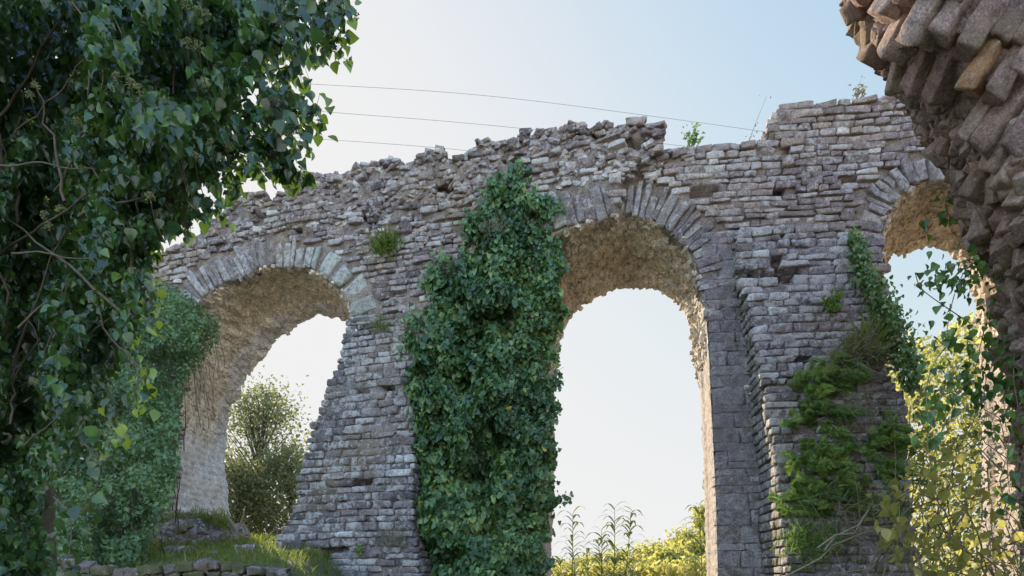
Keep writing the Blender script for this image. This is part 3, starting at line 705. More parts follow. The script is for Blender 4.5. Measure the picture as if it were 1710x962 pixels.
# ---- big ivy curtain on the middle pier
IV = tag(empty('ivy', tuple(W3(onwall(800, 960, .5)[0], .2, .5))), 'thick curtain of dark green ivy hanging down the middle pier between two arches', 'ivy')
ivy_poly = [(832, 296), (852, 330), (880, 322), (925, 338), (935, 380), (922, 420), (938, 470), (935, 520), (918, 570), (912, 605), (930, 640), (918, 700), (914, 760), (910, 840), (903, 1000), (700, 1000), (700, 900), (690, 830), (674, 770), (668, 700), (669, 650), (682, 600), (700, 555), (714, 520), (732, 470), (764, 430), (792, 372), (816, 345), (812, 315)]
def ivy_d(px, py):
    b0 = np.interp(py, [300, 360, 450, 600, 800, 962], [.34, .48, .68, .95, 1.1, 1.2])
    xc = np.interp(py, [300, 450, 600, 962], [862, 850, 808, 808]); wd = np.interp(py, [300, 450, 600, 962], [60, 105, 125, 105])
    e = np.clip(1 - ((px - xc) / (wd * 1.12)) ** 2, 0, 1) ** .5
    lum = .34 * cluster_field(px, py * .7, 55, 71) + .26 * cluster_field(px, py, 24, 72) + .10 * cluster_field(px, py, 12, 73)
    for hx_, hy_, r_ in ((822, 735, 26), (800, 800, 22), (815, 880, 30), (780, 640, 14), (845, 530, 16), (760, 930, 16), (735, 690, 10), (872, 850, 14), (800, 560, 12)):
        lum = lum - .6 * np.exp(-(((px - hx_) / r_) ** 2 + ((py - hy_) / (r_ * 1.4)) ** 2))
    return b0 * (.35 + .65 * e) + lum * (.35 + .65 * np.minimum(b0 * 1.5, 1)) * np.minimum(e * 2, 1)
b = Bag()
q = in_poly_samples(ivy_poly, 21000); q = q + rng.normal(0, 3, q.shape); q[:, 0] += 13 * vn(np.stack([q[:, 1] / 26, q[:, 0] / 300, 0 * q[:, 0]], -1), 61) + 6 * vn(np.stack([q[:, 1] / 9, q[:, 0] / 200, 0 * q[:, 0]], -1), 62)
dd = np.maximum(ivy_d(q[:, 0], q[:, 1]), .30); dd = np.where(rng.random(len(q)) < .16, np.minimum(dd, rng.uniform(.28, .45, len(q))), dd); lay = rng.random(len(q)) ** 1.6 * .22
s_, z_ = onwall(q[:, 0], q[:, 1], dd); P = W3(s_, z_, dd - lay); n = len(P)
e = 4.0; gx_ = (ivy_d(q[:, 0] + e, q[:, 1]) - ivy_d(q[:, 0] - e, q[:, 1])) / (2 * e * 14 / FPX); gz_ = (ivy_d(q[:, 0], q[:, 1] - e) - ivy_d(q[:, 0], q[:, 1] + e)) / (2 * e * 14 / FPX)
T0 = tang(s_); O0 = np.cross(T0, UP); out = nrm(O0 - T0 * np.clip(gx_, -1.2, 1.2)[:, None] - UP * np.clip(gz_, -1, 1)[:, None] * .6)
nv, tip = hang(n, out, .5, 1, .45)
sz = rng.uniform(.06, .17, n) * np.interp(q[:, 1], [300, 500, 962], [.8, .95, 1.1]) * np.where(q[:, 0] > 840, .8, 1.05)
ti = np.clip(.42 + .26 * rng.normal(0, 1, n) + .3 * cluster_field(q[:, 0], q[:, 1], 40, 90), 0, .975); ti[rng.random(n) < .003] = 1
leaves(b, LEAF_IVY, P, nv, tip, sz, ti)
# sparse runners at the margins
for (x0, y0, x1, y1, m) in ((815, 330, 838, 292, 90), (925, 400, 918, 600, 260), (672, 600, 700, 520, 150), (745, 430, 715, 470, 120), (690, 830, 705, 962, 140), (880, 325, 930, 345, 120), (850, 330, 870, 268, 110), (780, 380, 850, 320, 200), (665, 640, 668, 770, 150), (915, 640, 908, 900, 260)):
    t = rng.random(m); q = np.c_[x0 + (x1 - x0) * t, y0 + (y1 - y0) * t] + rng.normal(0, 9, (m, 2)); dd = rng.uniform(.28, .45, m); s_, z_ = onwall(q[:, 0], q[:, 1], dd)
    O0 = np.cross(tang(s_), UP); nv, tip = hang(m, O0, .5, 1, .3); leaves(b, LEAF_IVY, W3(s_, z_, dd), nv, tip, rng.uniform(.07, .14, m), np.clip(rng.normal(.5, .2, m), 0, .97))
# ivy creeping under the vault's left haunch
m = 700; q = np.c_[rng.uniform(908, 945, m), rng.uniform(385, 520, m)]; q = q[(q[:, 0] < 945 - (q[:, 1] - 385) * .12)]; m = len(q); dd = rng.uniform(-.7, .15, m); s_, z_ = onwall(q[:, 0], q[:, 1], dd)
nv, tip = hang(m, np.array([.5, -.8, 0]), .5); leaves(b, LEAF_IVY, W3(s_, z_, dd), nv, tip, rng.uniform(.06, .12, m), np.clip(rng.normal(.35, .2, m), 0, .97))
b.build('leaves', M_ivy, IV)
b = Bag()
for k in range(46):
    x = rng.uniform(690, 900); y1 = rng.uniform(330, 700); ys_ = np.arange(1000, max(y1, 330 + max(0, 850 - x) * 1.0), -18.); xs_ = x + np.cumsum(rng.normal(0, 2.2, len(ys_))) + (1000 - ys_) * (.06 if x < 850 else -.02)
    if len(ys_) < 3: continue
    m_ = inpoly(xs_, ys_, ivy_poly); xs_, ys_ = xs_[m_], ys_[m_]
    if len(xs_) < 3: continue
    d_ = np.maximum(ivy_d(xs_, ys_) - .32, .03); s_, z_ = onwall(xs_, ys_, d_); tube(b, W3(s_, z_, d_), rng.uniform(.015, .04), .006, 5)
b.build('stems', M_stem, IV)
# sprays of ivy poking out past the jamb into the opening
def spray(x0, y0, x1, y1, d, n, name_label, size=.1, m=M_ivy, spread=14):
    s0, z0 = onwall(x0, y0, d); root = W3(s0, z0, d); o = tag(empty('ivy_spray', tuple(root)), name_label, 'ivy sprig')
    b = Bag(); bl = Bag()
    for k in range(6):
        e = np.array([x1, y1]) + rng.normal(0, spread, 2); t = np.linspace(0, 1, 7)[:, None]; pp = np.array([x0, y0]) * (1 - t) + e * t; pp[:, 1] += -8 * np.sin(t[:, 0] * 3)
        s_, z_ = onwall(pp[:, 0], pp[:, 1], d); pts = W3(s_, z_, d + np.linspace(0, rng.uniform(-.3, .3), 7)); tube(b, pts, .009, .003, 4)
        m_ = n // 6; i = rng.uniform(1.5, 6, m_); Pl = np.stack([np.interp(i, range(7), pts[:, c]) for c in range(3)], -1) + rng.normal(0, .05, (m_, 3))
        nv, tip = hang(m_, np.array([0, -1., 0]), .8); leaves(bl, LEAF_OV, Pl, nv, tip, rng.uniform(.6, 1.1, m_) * size, np.clip(rng.normal(.35, .2, m_), 0, .97))
    b.build('twigs', M_stem, o); bl.build('leaves', m, o)
spray(905, 655, 930, 630, .45, 110, 'small ivy sprig jutting into the middle arch beside the upper half of the curtain', .11, spread=12)
spray(900, 855, 945, 838, .5, 90, 'dark ivy sprig jutting into the middle arch above the canes', .10, spread=9)

# ---- generic leafy masses
def leafmass(name, cat, label, polys, Yf, n, size, m, tp=LEAF_SM, outw=(0, -1, .3), group=None, twigs=0, twm=None, tintmu=.5, tsd=.22, lump=.5, lsc=40, depth=.5, seed=1, spread=.6, hangd=.4, tws=.8):
    allq = in_poly_samples(polys, n) + rng.normal(0, 4, (n, 2))
    lp = lump * (cluster_field(allq[:, 0], allq[:, 1], lsc, seed) + .5 * cluster_field(allq[:, 0], allq[:, 1], lsc * .45, seed + 1))
    Y = Yf(allq[:, 0], allq[:, 1]) - lp + rng.random(n) ** 1.4 * depth
    # stems root at the ground below
    P = xyz(allq[:, 0], allq[:, 1], Y); c = P.mean(0)
    root = (float(c[0]), float(c[1]), float(ground_z(np.array(c[0]), np.array(c[1]))))
    o = tag(empty(name, root), label, cat, group)
    nv = nrm(np.array(outw) + rng.normal(0, spread, (n, 3))); tip = nrm(rng.normal(0, .6, (n, 3)) - UP * hangd)
    b = Bag(); leaves(b, tp, P, nv, tip, rng.uniform(.6, 1.4, n) * size, np.clip(tintmu + tsd * rng.normal(0, 1, n) + .25 * lp / max(lump, .01), 0, .985))
    b.build('leaves', m, o)
    if twigs:
        b = Bag(); pts = P[rng.integers(0, n, twigs)]
        for p in pts:
            base = np.array([p[0] + rng.normal(0, tws), p[1] + .25 + rng.normal(0, .2), max(p[2] - rng.uniform(.6, 1.8), root[2] - .05)])
            t = np.linspace(0, 1, 7)[:, None]; q = base * (1 - t) + p * t + v3(np.repeat(base[None], 7, 0) * 3 + t * 3, 9) * min(.3, tws) * np.sin(t * 3.1)
            tube(b, q, .014 * (size / .08) ** .5, .004, 4)
        b.build('twigs', twm or M_bark, o)
    return o
# bush climbing the far left pier
leafmass('climbing_shrub', 'shrub', 'dense green small-leaved shrub smothering the far left pier up to the arch', [(60, 480), (200, 470), (275, 480), (310, 500), (338, 545), (325, 590), (305, 640), (296, 700), (296, 770), (286, 830), (262, 870), (245, 905), (228, 1000), (60, 1000)],
         lambda x, y: np.interp(y, [480, 700, 960], [16.6, 14.6, 12.6]) + .0 * x, 26000, .10, M_bush, lump=.75, lsc=46, depth=.9, seed=5, twigs=120, tws=.1, tintmu=.42, outw=(.25, -1, .5))
m_ = leafmass('hanging_creeper', 'creeper', 'brownish green creeper draped over the left arch haunch above the shrub', [(268, 470), (320, 500), (360, 530), (368, 560), (345, 590), (325, 620), (300, 560)], lambda x, y: 16.5 + 0 * x, 1700, .08, M_bush, lump=.2, depth=.6, seed=8, tintmu=.35, twigs=24, tws=.1, twm=M_twig)

# ------------------------------------------------------------------ near ivy at the left, on an old trunk
NI = tag(empty('ivy_clad_trunk', (-3.1, 4.9, .2)), 'old tree trunk smothered in glossy dark ivy, filling the left foreground', 'ivy-clad tree')
near_poly = [(-120, -60), (470, -60), (500, -10), (470, 40), (462, 90), (415, 125), (385, 185), (385, 235), (350, 280), (322, 325), (290, 365), (262, 395), (248, 440), (228, 470), (230, 540), (200, 600), (170, 650), (150, 710), (115, 760), (80, 800), (68, 860), (100, 1000), (-120, 1000)]
def nearY(x, y):
    return 4.3 - .45 * np.exp(-((x - 240) / 130) ** 2) + np.interp(y, [0, 300, 600, 960], [0, .1, .25, .2]) + .35 * sstep(160, 20, x)
b = Bag(); n = 20000
q = in_poly_samples(near_poly, n) + rng.normal(0, 5, (n, 2))
lp = .55 * cluster_field(q[:, 0], q[:, 1], 95, 15) + .36 * cluster_field(q[:, 0], q[:, 1], 42, 16)
for hx_, hy_, r_, a_ in ((60, 110, 70, .8), (90, 340, 60, .7), (60, 400, 70, .9), (170, 590, 45, .4), (40, 560, 50, .7), (60, 690, 45, .6), (300, 150, 30, .35)): lp -= 1.35 * a_ * np.exp(-((q[:, 0] - hx_) ** 2 + (q[:, 1] - hy_) ** 2) / r_ ** 2)
keep = rng.random(n) < 1 - .35 * (lp < -.5); q, lp = q[keep], lp[keep]; n = len(q)
Y = nearY(q[:, 0], q[:, 1]) - lp + rng.random(n) ** 1.3 * .55
nv, tip = hang(n, np.array([.3, -.8, .1]), .95, 1, .5)
ti = np.clip(.40 + .2 * rng.normal(0, 1, n) + .4 * sstep(250, 420, q[:, 0]) * rng.random(n) + .3 * (rng.random(n) < .12), 0, .985)
leaves(b, LEAF_OV, xyz(q[:, 0], q[:, 1], Y), nv, tip, rng.uniform(.042, .088, n), ti)
# deep back layer: dark fill leaves added to block light
n = 7500; q = in_poly_samples([(x - 14 if x > 0 else x, y) for x, y in near_poly], n); Y = nearY(q[:, 0], q[:, 1]) + rng.uniform(.6, 1.4, n); nv, tip = hang(n, np.array([0, -1, .1]), .6)
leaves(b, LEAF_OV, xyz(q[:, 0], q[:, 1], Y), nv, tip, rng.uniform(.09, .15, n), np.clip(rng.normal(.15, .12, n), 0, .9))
tw = Bag(); be = ('berry_cluster', M_berry); fl = ('flower_head', M_flower)
SPH = TB[5][0]; SPH = SPH / np.linalg.norm(SPH, axis=1, keepdims=True); SPF = TB[5][1]
OCT = np.array([(1, 0, 0), (-1, 0, 0), (0, 1, 0), (0, -1, 0), (0, 0, 1), (0, 0, -1)], float); a_ = [(0, 2, 4), (2, 1, 4), (1, 3, 4), (3, 0, 4), (2, 0, 5), (1, 2, 5), (3, 1, 5), (0, 3, 5)]
ico = bpy.data.meshes.new('tmp')
import bmesh
bm = bmesh.new(); bmesh.ops.create_icosphere(bm, subdivisions=1, radius=1); ICV = np.array([v.co[:] for v in bm.verts]); ICF = np.array([[v.index for v in f.verts] for f in bm.faces]); bm.free(); bpy.data.meshes.remove(ico)
def umbel(bag, sbag, c, r, nb, br, out=None):
    nm_, m_ = bag; bag = Bag()
    d = nrm(rng.normal(0, 1, (nb, 3)) + (np.array([0, -.3, .5]) if out is None else out)); p = c + d * r * rng.uniform(.85, 1.1, (nb, 1))
    for pp in p:
        bag.add(pp + ICV * br, ICF); tube(bag, [c, (c + pp) / 2 + [0, 0, -.001], pp], .0009, .0008, 3)
    bag.build(nm_, m_, NI)
def near_twig(pts, Y, leafn, tipumbel=True, ls=.082, dens=1.0):
    p = smooth_poly(pts, 2); yy = np.linspace(Y[0], Y[1], len(p)); W_ = xyz(p[:, 0], p[:, 1], yy); tube(tw, W_, .006, .002, 5)
    n = leafn; i = rng.uniform(len(p) * .1, len(p) - 1, n); c = np.stack([np.interp(i, range(len(p)), W_[:, k]) for k in range(3)], -1)
    off = rng.normal(0, 1, (n, 3)) * [.05, .06, .05]; Pl = c + off
    nv, tip = hang(n, np.array([.1, -1, 0]), .7, 1, .2); leaves(b, LEAF_OV, Pl, nv, tip, rng.uniform(.6, 1.15, n) * ls, np.clip(rng.normal(.35, .2, n), 0, .97))
    for k in range(0, n, 3): tube(tw, [c[k], (c[k] + Pl[k]) / 2 + [0, 0, .006], Pl[k]], .0018, .0012, 3)
    if tipumbel:
        e = W_[-1]
        for k in range(3):
            cc = e + rng.normal(0, .02, 3) - np.array([.03, 0, 0]) * k; tube(tw, [W_[-3], (W_[-3] + cc) / 2, cc], .002, .0015, 3); umbel(be, tw, cc, .019, 22, .0042)
TW = [([(420, 60), (480, 30), (530, 20), (580, 17)], 46), ([(420, 10), (470, -5), (520, 5), (560, 20)], 50), ([(430, 100), (480, 60), (530, 70), (560, 82)], 42), ([(440, 30), (490, 50), (520, 62), (548, 48)], 40),
      ([(400, 150), (440, 120), (490, 110), (505, 95)], 44), ([(380, 200), (430, 190), (480, 178), (522, 184)], 44), ([(390, 190), (440, 200), (470, 215), (505, 225)], 34), ([(380, 240), (420, 240), (460, 262), (492, 285)], 40),
      ([(370, 230), (420, 225), (450, 235), (470, 255)], 44), ([(340, 270), (365, 280), (385, 300), (395, 318)], 26), ([(370, 245), (395, 255), (420, 265), (440, 280)], 26), ([(310, 310), (330, 325), (345, 335), (360, 340)], 24),
      ([(275, 340), (290, 360), (305, 370), (318, 378)], 20), ([(430, 160), (450, 150), (465, 160), (470, 170)], 26)]
TW += [([(440, 170), (480, 165), (510, 180), (528, 192)], 30), ([(420, 250), (460, 255), (485, 270), (500, 292)], 30)]
for p, n in TW: near_twig(p, (4.2, 3.95 + rng.uniform(-.2, .2)), int(n * 1.6))
for p, n in [([(180, 640), (195, 680), (185, 720), (170, 740)], 26), ([(200, 580), (225, 600), (232, 640), (228, 660)], 26), ([(215, 460), (240, 470), (252, 500), (250, 530)], 26), ([(140, 740), (170, 770), (160, 820), (140, 860)], 26), ([(90, 830), (120, 860), (118, 920), (105, 950)], 22)]:
    near_twig(p, (4.2, 4.1), n, False)
for x, y in ((312, 72), (332, 78), (196, 130), (218, 140), (232, 150), (285, 215), (290, 232), (300, 250), (325, 262), (352, 240), (60, 145), (50, 160), (128, 205), (75, 360), (82, 378), (102, 350), (330, 20), (345, 25), (310, 10), (250, 330), (60, 640), (380, 245)):
    c = xyz(x, y, nearY(x, y) - .35); umbel(fl, tw, c, .026, 34, .0034); tube(tw, [c, c + [-.03, .1, -.05], c + [-.05, .25, -.12]], .002, .003, 4)
# woody stems inside
for k in range(34):
    x = rng.uniform(-40, 330); y = rng.uniform(0, 900); L = rng.uniform(120, 330); t = np.linspace(0, 1, 12); an = rng.normal(1.5, .5)
    px = x + L * t * math.cos(an) + np.cumsum(rng.normal(0, 5, 12)); py = y - L * t * math.sin(an); Y = nearY(px, py) + .15 + .25 * rng.random()
    k_ = inpoly(px, py, near_poly)
    if k_.sum() > 4: tube(tw, xyz(px, py, Y)[k_], rng.uniform(.006, .014), .004, 6, wob=.2)
for pts in ([(0, 276), (50, 272), (110, 278), (160, 285)], [(20, 420), (90, 425), (190, 440)], [(30, 545), (60, 520), (80, 505)], [(120, 0), (160, 60), (175, 120), (168, 160)]):
    p = smooth_poly(pts, 2); tube(tw, xyz(p[:, 0], p[:, 1] + 3 * np.sin(p[:, 0] * .07), 4.15), .007, .003, 6)
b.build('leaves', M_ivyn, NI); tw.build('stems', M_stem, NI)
# the trunk itself
b = Bag(); zz = np.linspace(.1, 9.5, 60); tr = np.stack([-4.65 + .25 * np.sin(zz * .5), 5.9 + .2 * np.cos(zz * .6), zz], -1)
m = 26; an = np.arange(m) * 2 * np.pi / m; rad = np.interp(zz, [0, 1, 9.5], [.5, .36, .3])[:, None] * (1 + .1 * np.sin(an * 5 + zz[:, None] * .4) + .06 * np.sin(an * 11 + zz[:, None]))
V = np.stack([tr[:, 0:1] + rad * np.cos(an), tr[:, 1:2] + rad * np.sin(an), tr[:, 2:3] + 0 * rad], -1); V += .04 * v3(V * 4, 6)
i = np.arange(60 * m).reshape(60, m); j = np.roll(i, -1, 1); b.add(V, np.stack([i[:-1], j[:-1], j[1:], i[1:]], -1).reshape(-1, 4))
b.build('trunk', M_bark, NI)

# ------------------------------------------------------------------ near broken pier, upper right
NP = tag(empty('broken_pier', (4.6, 6.0, .2)), 'broken overhanging masonry of big brown stones, close by at the upper right', 'masonry ruin')
near_out = np.array([(1300, -420), (1340, -260), (1385, -110), (1405, -30), (1409, 10), (1430, 38), (1440, 62), (1466, 84), (1486, 118), (1498, 146), (1518, 150), (1532, 185), (1556, 225), (1578, 262), (1592, 300), (1612, 345), (1612, 380), (1628, 410), (1648, 432), (1664, 470), (1672, 540), (1684, 600), (1700, 640), (1700, 720), (1725, 800), (1760, 1000), (2150, 1000), (2150, -420)], float)
def pierY(px, py):                      # curved underside: recedes toward its left edge
    xl = np.interp(py, near_out[:26, 1], near_out[:26, 0]); e = (px - xl)
    return 5.0 + 1.5 * np.exp(-np.maximum(e, 0) / 75) + .2 * (py - 300) / 600
nu, nvv = 110, 80
pyg = np.linspace(-420, 990, nvv * 2); G = np.zeros((len(pyg), nu, 3))
xl = np.interp(pyg, near_out[:26, 1], near_out[:26, 0]) + 8
for k, y in enumerate(pyg):
    x = xl[k] + (2150 - xl[k]) * np.linspace(0, 1, nu) ** 1.6
    G[k] = xyz(x, np.full(nu, y), pierY(x, y) + .02)
d = .08 * fbm(G * 2.5, 3) + .05 * fbm(G * 8, 4); G[..., 1] -= d
b = Bag(); b.add(G, grid_faces(len(pyg), nu), np.stack([.3 + .2 * fbm(G * 3, 1), .4 + 0 * d, .35 + 0 * d], -1).reshape(-1, 3))
back = G[:, 0]; CAMP = np.array([0, 0, EYE]); Bk = np.stack([CAMP + (back - CAMP) * (1 + .28 * t) + np.array([.35 * t, 0, 0]) + .09 * v3(back * 3 + t, 4) for t in np.linspace(0, 1, 12)], 1)
b.add(Bk, grid_faces(len(pyg), 12, True), np.array([[.3, .4, .3]]))
bb = Bk[:, -1]; Br = np.stack([bb, np.stack([np.full(len(bb), 11.0), np.full(len(bb), 8.2), bb[:, 2]], -1)], 1); b.add(Br, grid_faces(len(pyg), 2, True))
b.build('rubble_core', M_near, NP)
b = Bag()
# radiating long stones in the upper part
C = []; A_ = []; H_ = []; Tt = []
def tiltat(x, y): return np.interp(y, [-100, 250], [22, 30]) + (x - 1600) * .02
row = 0; ang = R(27)
for rr_ in range(-6, 6):
    for cc_ in range(-16, 16):
        x = 1640 + cc_ * 40 + (rr_ % 2) * 18 + rr_ * 27 + rng.normal(0, 7); y = 110 + rr_ * 84 - cc_ * 5 + rng.normal(0, 16)
        C.append((x, y, rng.uniform(.75, 1.1), rng.uniform(.7, 1.2)))
C = np.array(C); xl_ = np.interp(C[:, 1], near_out[:26, 1], near_out[:26, 0]); k = (C[:, 0] > xl_ + 34) & (C[:, 1] < 300 + (C[:, 0] - 1600) * .1) & (C[:, 1] > -380) & (C[:, 0] < 2000); C = C[k]; n = len(C)
Y = pierY(C[:, 0], C[:, 1]); e = 3.
Px = xyz(C[:, 0] + e, C[:, 1], pierY(C[:, 0] + e, C[:, 1])) - xyz(C[:, 0] - e, C[:, 1], pierY(C[:, 0] - e, C[:, 1]))
tl = R(17) + rng.normal(0, .15, n); Bv = np.stack([np.sin(tl), -.35 + 0 * tl, np.cos(tl)], -1); Aa = nrm(nrm(Px) + np.array([0, 0, -.35]))
ti = np.c_[rng.random(n) * .88, rng.random(n) * .5, rng.random(n) * .2]; j = np.argmin((C[:, 0] - 1625) ** 2 + (C[:, 1] - 100) ** 2); ti[j, 0] = 1
stones(b, xyz(C[:, 0], C[:, 1], Y + .045), Aa, Bv, np.c_[.086 * C[:, 2], .20 * C[:, 3], (.14 + 0 * Y) * rng.uniform(.8, 1.2, n)], .22, .11, ti, k=8, freq=2.2, shear=.0)
# irregular rubble lower down and along the edge
def rub(n, poly, lo, hi, push=0.0, tt=(.0, .9)):
    q = in_poly_samples(poly, n); Y = pierY(q[:, 0], q[:, 1]) + push + rng.uniform(-.05, .06, n)
    sz = rng.uniform(lo, hi, n)
    stones(b, xyz(q[:, 0], q[:, 1], Y), rng.normal(0, .5, (n, 3)) + [1, .4, -.3], rng.normal(0, .5, (n, 3)) + [.4, -.2, 1], np.c_[sz, sz * rng.uniform(.8, 1.9, n), sz * rng.uniform(.7, 1.2, n)], .2, .17, np.c_[rng.uniform(tt[0], tt[1], n), rng.random(n) * .7, rng.random(n) * .5], k=6, freq=2.0)
rub(260, [(1420, 20), (1520, 60), (1620, 230), (1700, 300), (1560, 240), (1500, 130)], .03, .075, push=.02)
rub(380, [(1560, 225), (1720, 260), (1900, 260), (1900, 960), (1740, 960), (1700, 700), (1665, 600), (1680, 480), (1640, 400), (1610, 330)], .04, .105)
eq = resample(near_out[:26], 15.); n = len(eq)
for rep in range(3):
    q = eq + rng.normal(0, 5, eq.shape) + [10 + 9 * rep, 0]; Y = pierY(q[:, 0], q[:, 1]) + rng.uniform(-.1, .5, n) ; sz = rng.uniform(.035, .08, n)
    stones(b, xyz(q[:, 0], q[:, 1], Y), rng.normal(0, .35, (n, 3)) + [.5, .4, -.5], rng.normal(0, .35, (n, 3)) + [.45, -.2, 1], np.c_[sz, sz * rng.uniform(1, 1.9, n), sz], .2, .15, np.c_[rng.uniform(.1, .7, n), rng.random(n), rng.random(n) * .4], k=6, freq=2.0)
b.build('facing_stones', M_near, NP)

# ------------------------------------------------------------------ ferns, tufts and creepers on the right buttress
def on_buttress(px, py, B=RB, extra=.05):
    fl_, fr_, fd_, zt = B; d = np.array(.8); s, z = onwall(px, py, d)
    for _ in range(6): d = fd_(z) + extra; s, z = onwall(px, py, d)
    return W3(s, z, d), np.cross(tang(s), UP)
def frond_mesh(bag, base, dirv, L, w, tint):
    t = np.linspace(0, 1, 12); dirv = nrm(np.array(dirv)); pts = base + dirv * L * t[:, None] - UP * (L * .42 * t[:, None] ** 2.2)
    tube(bag, pts, .004, .0015, 3, np.array([[tint, .5, .5]]))
    sd_ = nrm(np.cross(dirv, np.array([0, -1, .6]))[None])[0]; tt = np.linspace(.1, .98, 22); c = np.stack([np.interp(tt, t, pts[:, k]) for k in range(3)], -1)
    ln = w * np.sin(np.pi * np.clip(tt * .92 + .1, 0, 1)) ** .8 * L
    for sg in (-1, 1):
        tip = nrm(sd_ * sg + dirv * .6 - UP * .1 + rng.normal(0, .08, (22, 3))); nv_ = np.tile(UP * .7 + np.array([0, -1, 0]), (22, 1)) + rng.normal(0, .25, (22, 3))
        leaves(bag, LEAF_PIN, c, nv_, tip, ln, np.clip(tint + rng.normal(0, .12, 22), 0, 1))
def fern(px, py, R_, nf, label, right=0.0):
    R_ *= 1.15; nf = int(nf * 1.3)
    P_, O_ = on_buttress(px, py); o = tag(empty('fern', tuple(P_)), label, 'fern', 'ferns on the right buttress'); b = Bag()
    for k in range(nf):
        a = rng.uniform(-1.5, 1.7); dv_ = O_ * rng.uniform(.25, .8) + np.array([math.sin(a), 0, math.cos(a) * .9 + .1]); frond_mesh(b, P_ + rng.normal(0, 1, 3) * [.22, .04, .16], dv_, R_ * rng.uniform(.35, 1.0), .30, np.clip(rng.normal(.5, .3), 0, 1))
    b.build('fronds', M_fern, o)
FERNS = [(1368, 645, .62, 34, 'bushy bright fern highest on the right buttress'), (1360, 700, .5, 26, 'fern just below the topmost one on the right buttress'), (1372, 775, .62, 34, 'wide fern in the middle of the right buttress, left of the bare stalks'), (1470, 745, .5, 24, 'fern at the right edge of the right buttress beside the yellow thicket'), (1485, 790, .42, 18, 'dark low fern at the right edge, under the other edge fern'), (1400, 830, .55, 28, 'fern right of the lowest one, under the wide middle fern'), (1340, 838, .5, 24, 'lowest fern on the left side of the right buttress'), (1480, 860, .42, 16, 'small shaded fern near the bottom right corner of the buttress')]
for f in FERNS: fern(*f[:4], f[4])
def tuft(px, py, label, n, L, m, where='R', cat='grass tuft', name='grass_tuft', up=.6, spreadpx=14, group=None, d=None):
    if where == 'R': P_, O_ = on_buttress(px, py)
    elif where == 'L': P_, O_ = on_buttress(px, py, LB)
    else:
        s, z = onwall(px, py, d); P_ = W3(s, z, d); O_ = np.cross(tang(s), UP)
    o = tag(empty(name, tuple(P_)), label, cat, group); b = Bag(); k = spreadpx / FPX * P_[1]
    pos = P_ + rng.normal(0, 1, (n, 3)) * [k, .05, k * .7]; tip = nrm(O_ * .6 + UP * up + rng.normal(0, .55, (n, 3))); nv_ = rng.normal(0, .5, (n, 3)) + O_
    leaves(b, LEAF_THIN if m is M_dry else LEAF_LONG, pos, nv_, tip, L * rng.uniform(.5, 1.2, n) * 1.0, np.clip(rng.normal(.5, .25, n), 0, 1)); b.build('blades', m, o); return o
tuft(1440, 605, 'large pale dry grass tuft near the right edge of the right buttress', 750, .45, M_dry, spreadpx=26, up=.2)
tuft(1455, 585, 'green grass clump above the dry tuft on the right buttress', 300, .4, M_grass, spreadpx=20)
tuft(1430, 690, 'straggly dry grass between the ferns on the right buttress', 220, .4, M_dry, spreadpx=28, up=.0)
tuft(1420, 860, 'dry grass hanging low on the right buttress above the brambles', 220, .45, M_dry, spreadpx=34, up=-.2)
tuft(1355, 910, 'mossy green grass at the foot of the right buttress', 400, .22, M_fern, spreadpx=26)
tuft(660, 905, 'dry grass tuft on the lower right of the left buttress', 240, .3, M_dry, 'L', spreadpx=12)
tuft(510, 950, 'low green weeds at the bottom of the left buttress', 350, .2, M_grass, 'L', spreadpx=24)
tuft(640, 545, 'faint green grass patch high on the left buttress', 260, .14, M_grass, 'L', spreadpx=13)
tuft(648, 412, 'grey-green weed tuft on the wall between the left arch and the ivy', 420, .26, M_grass, 'W', spreadpx=13, d=.3, name='weed')
tuft(825, 385, 'grey weed tuft showing in the upper ivy', 240, .22, M_dry, 'W', spreadpx=10, d=.6, name='weed')
def plantlet(px, py, label, n, size, m, spreadpx, surf='R', d=.1, name='small_plant', cat='plant', stemn=8):
    if surf == 'R': P_, O_ = on_buttress(px, py)
    elif surf == 'L': P_, O_ = on_buttress(px, py, LB)
    else: s, z = onwall(px, py, d); P_ = W3(s, z, d); O_ = np.cross(tang(s), UP)
    o = tag(empty(name, tuple(P_)), label, cat); b = Bag(); bt = Bag(); k = spreadpx / FPX * P_[1]
    for j in range(stemn):
        e = P_ + O_ * rng.uniform(.0, .15) + np.array([rng.normal(0, k * .6), 0, abs(rng.normal(k, k * .5))]); t = np.linspace(0, 1, 6)[:, None]; pts = P_ * (1 - t) + e * t; tube(bt, pts, .006, .002, 4)
        mm = n // stemn; i = rng.uniform(.2, 1, mm)[:, None]; Pl = P_ * (1 - i) + e * i + rng.normal(0, k * .25, (mm, 3)); nv_, tip = hang(mm, O_, .7, .1, .4); leaves(b, LEAF_SM, Pl, nv_, nrm(tip + UP * .6), size * rng.uniform(.6, 1.2, mm), np.clip(rng.normal(.6, .25, mm), 0, 1))
    bt.build('stems', M_twig, o); b.build('leaves', m, o)
plantlet(1390, 520, 'small bright green plant rooted high on the right buttress', 260, .09, M_fern, 14)
plantlet(1155, 250, 'small leafy plant on the wall crest between the broken end and the step', 90, .1, M_bush, 18, 'W', -.2)
plantlet(1250, 236, 'thin stalk with a seed head rising from the crest by the step', 12, .05, M_dry, 30, 'W', -.2, stemn=2)
plantlet(1430, 165, 'wispy dry plant on the highest part of the crest', 60, .08, M_dry, 14, 'W', -.3)
plantlet(600, 925, 'tiny green weed in a joint of the left buttress', 60, .07, M_fern, 8, 'L')
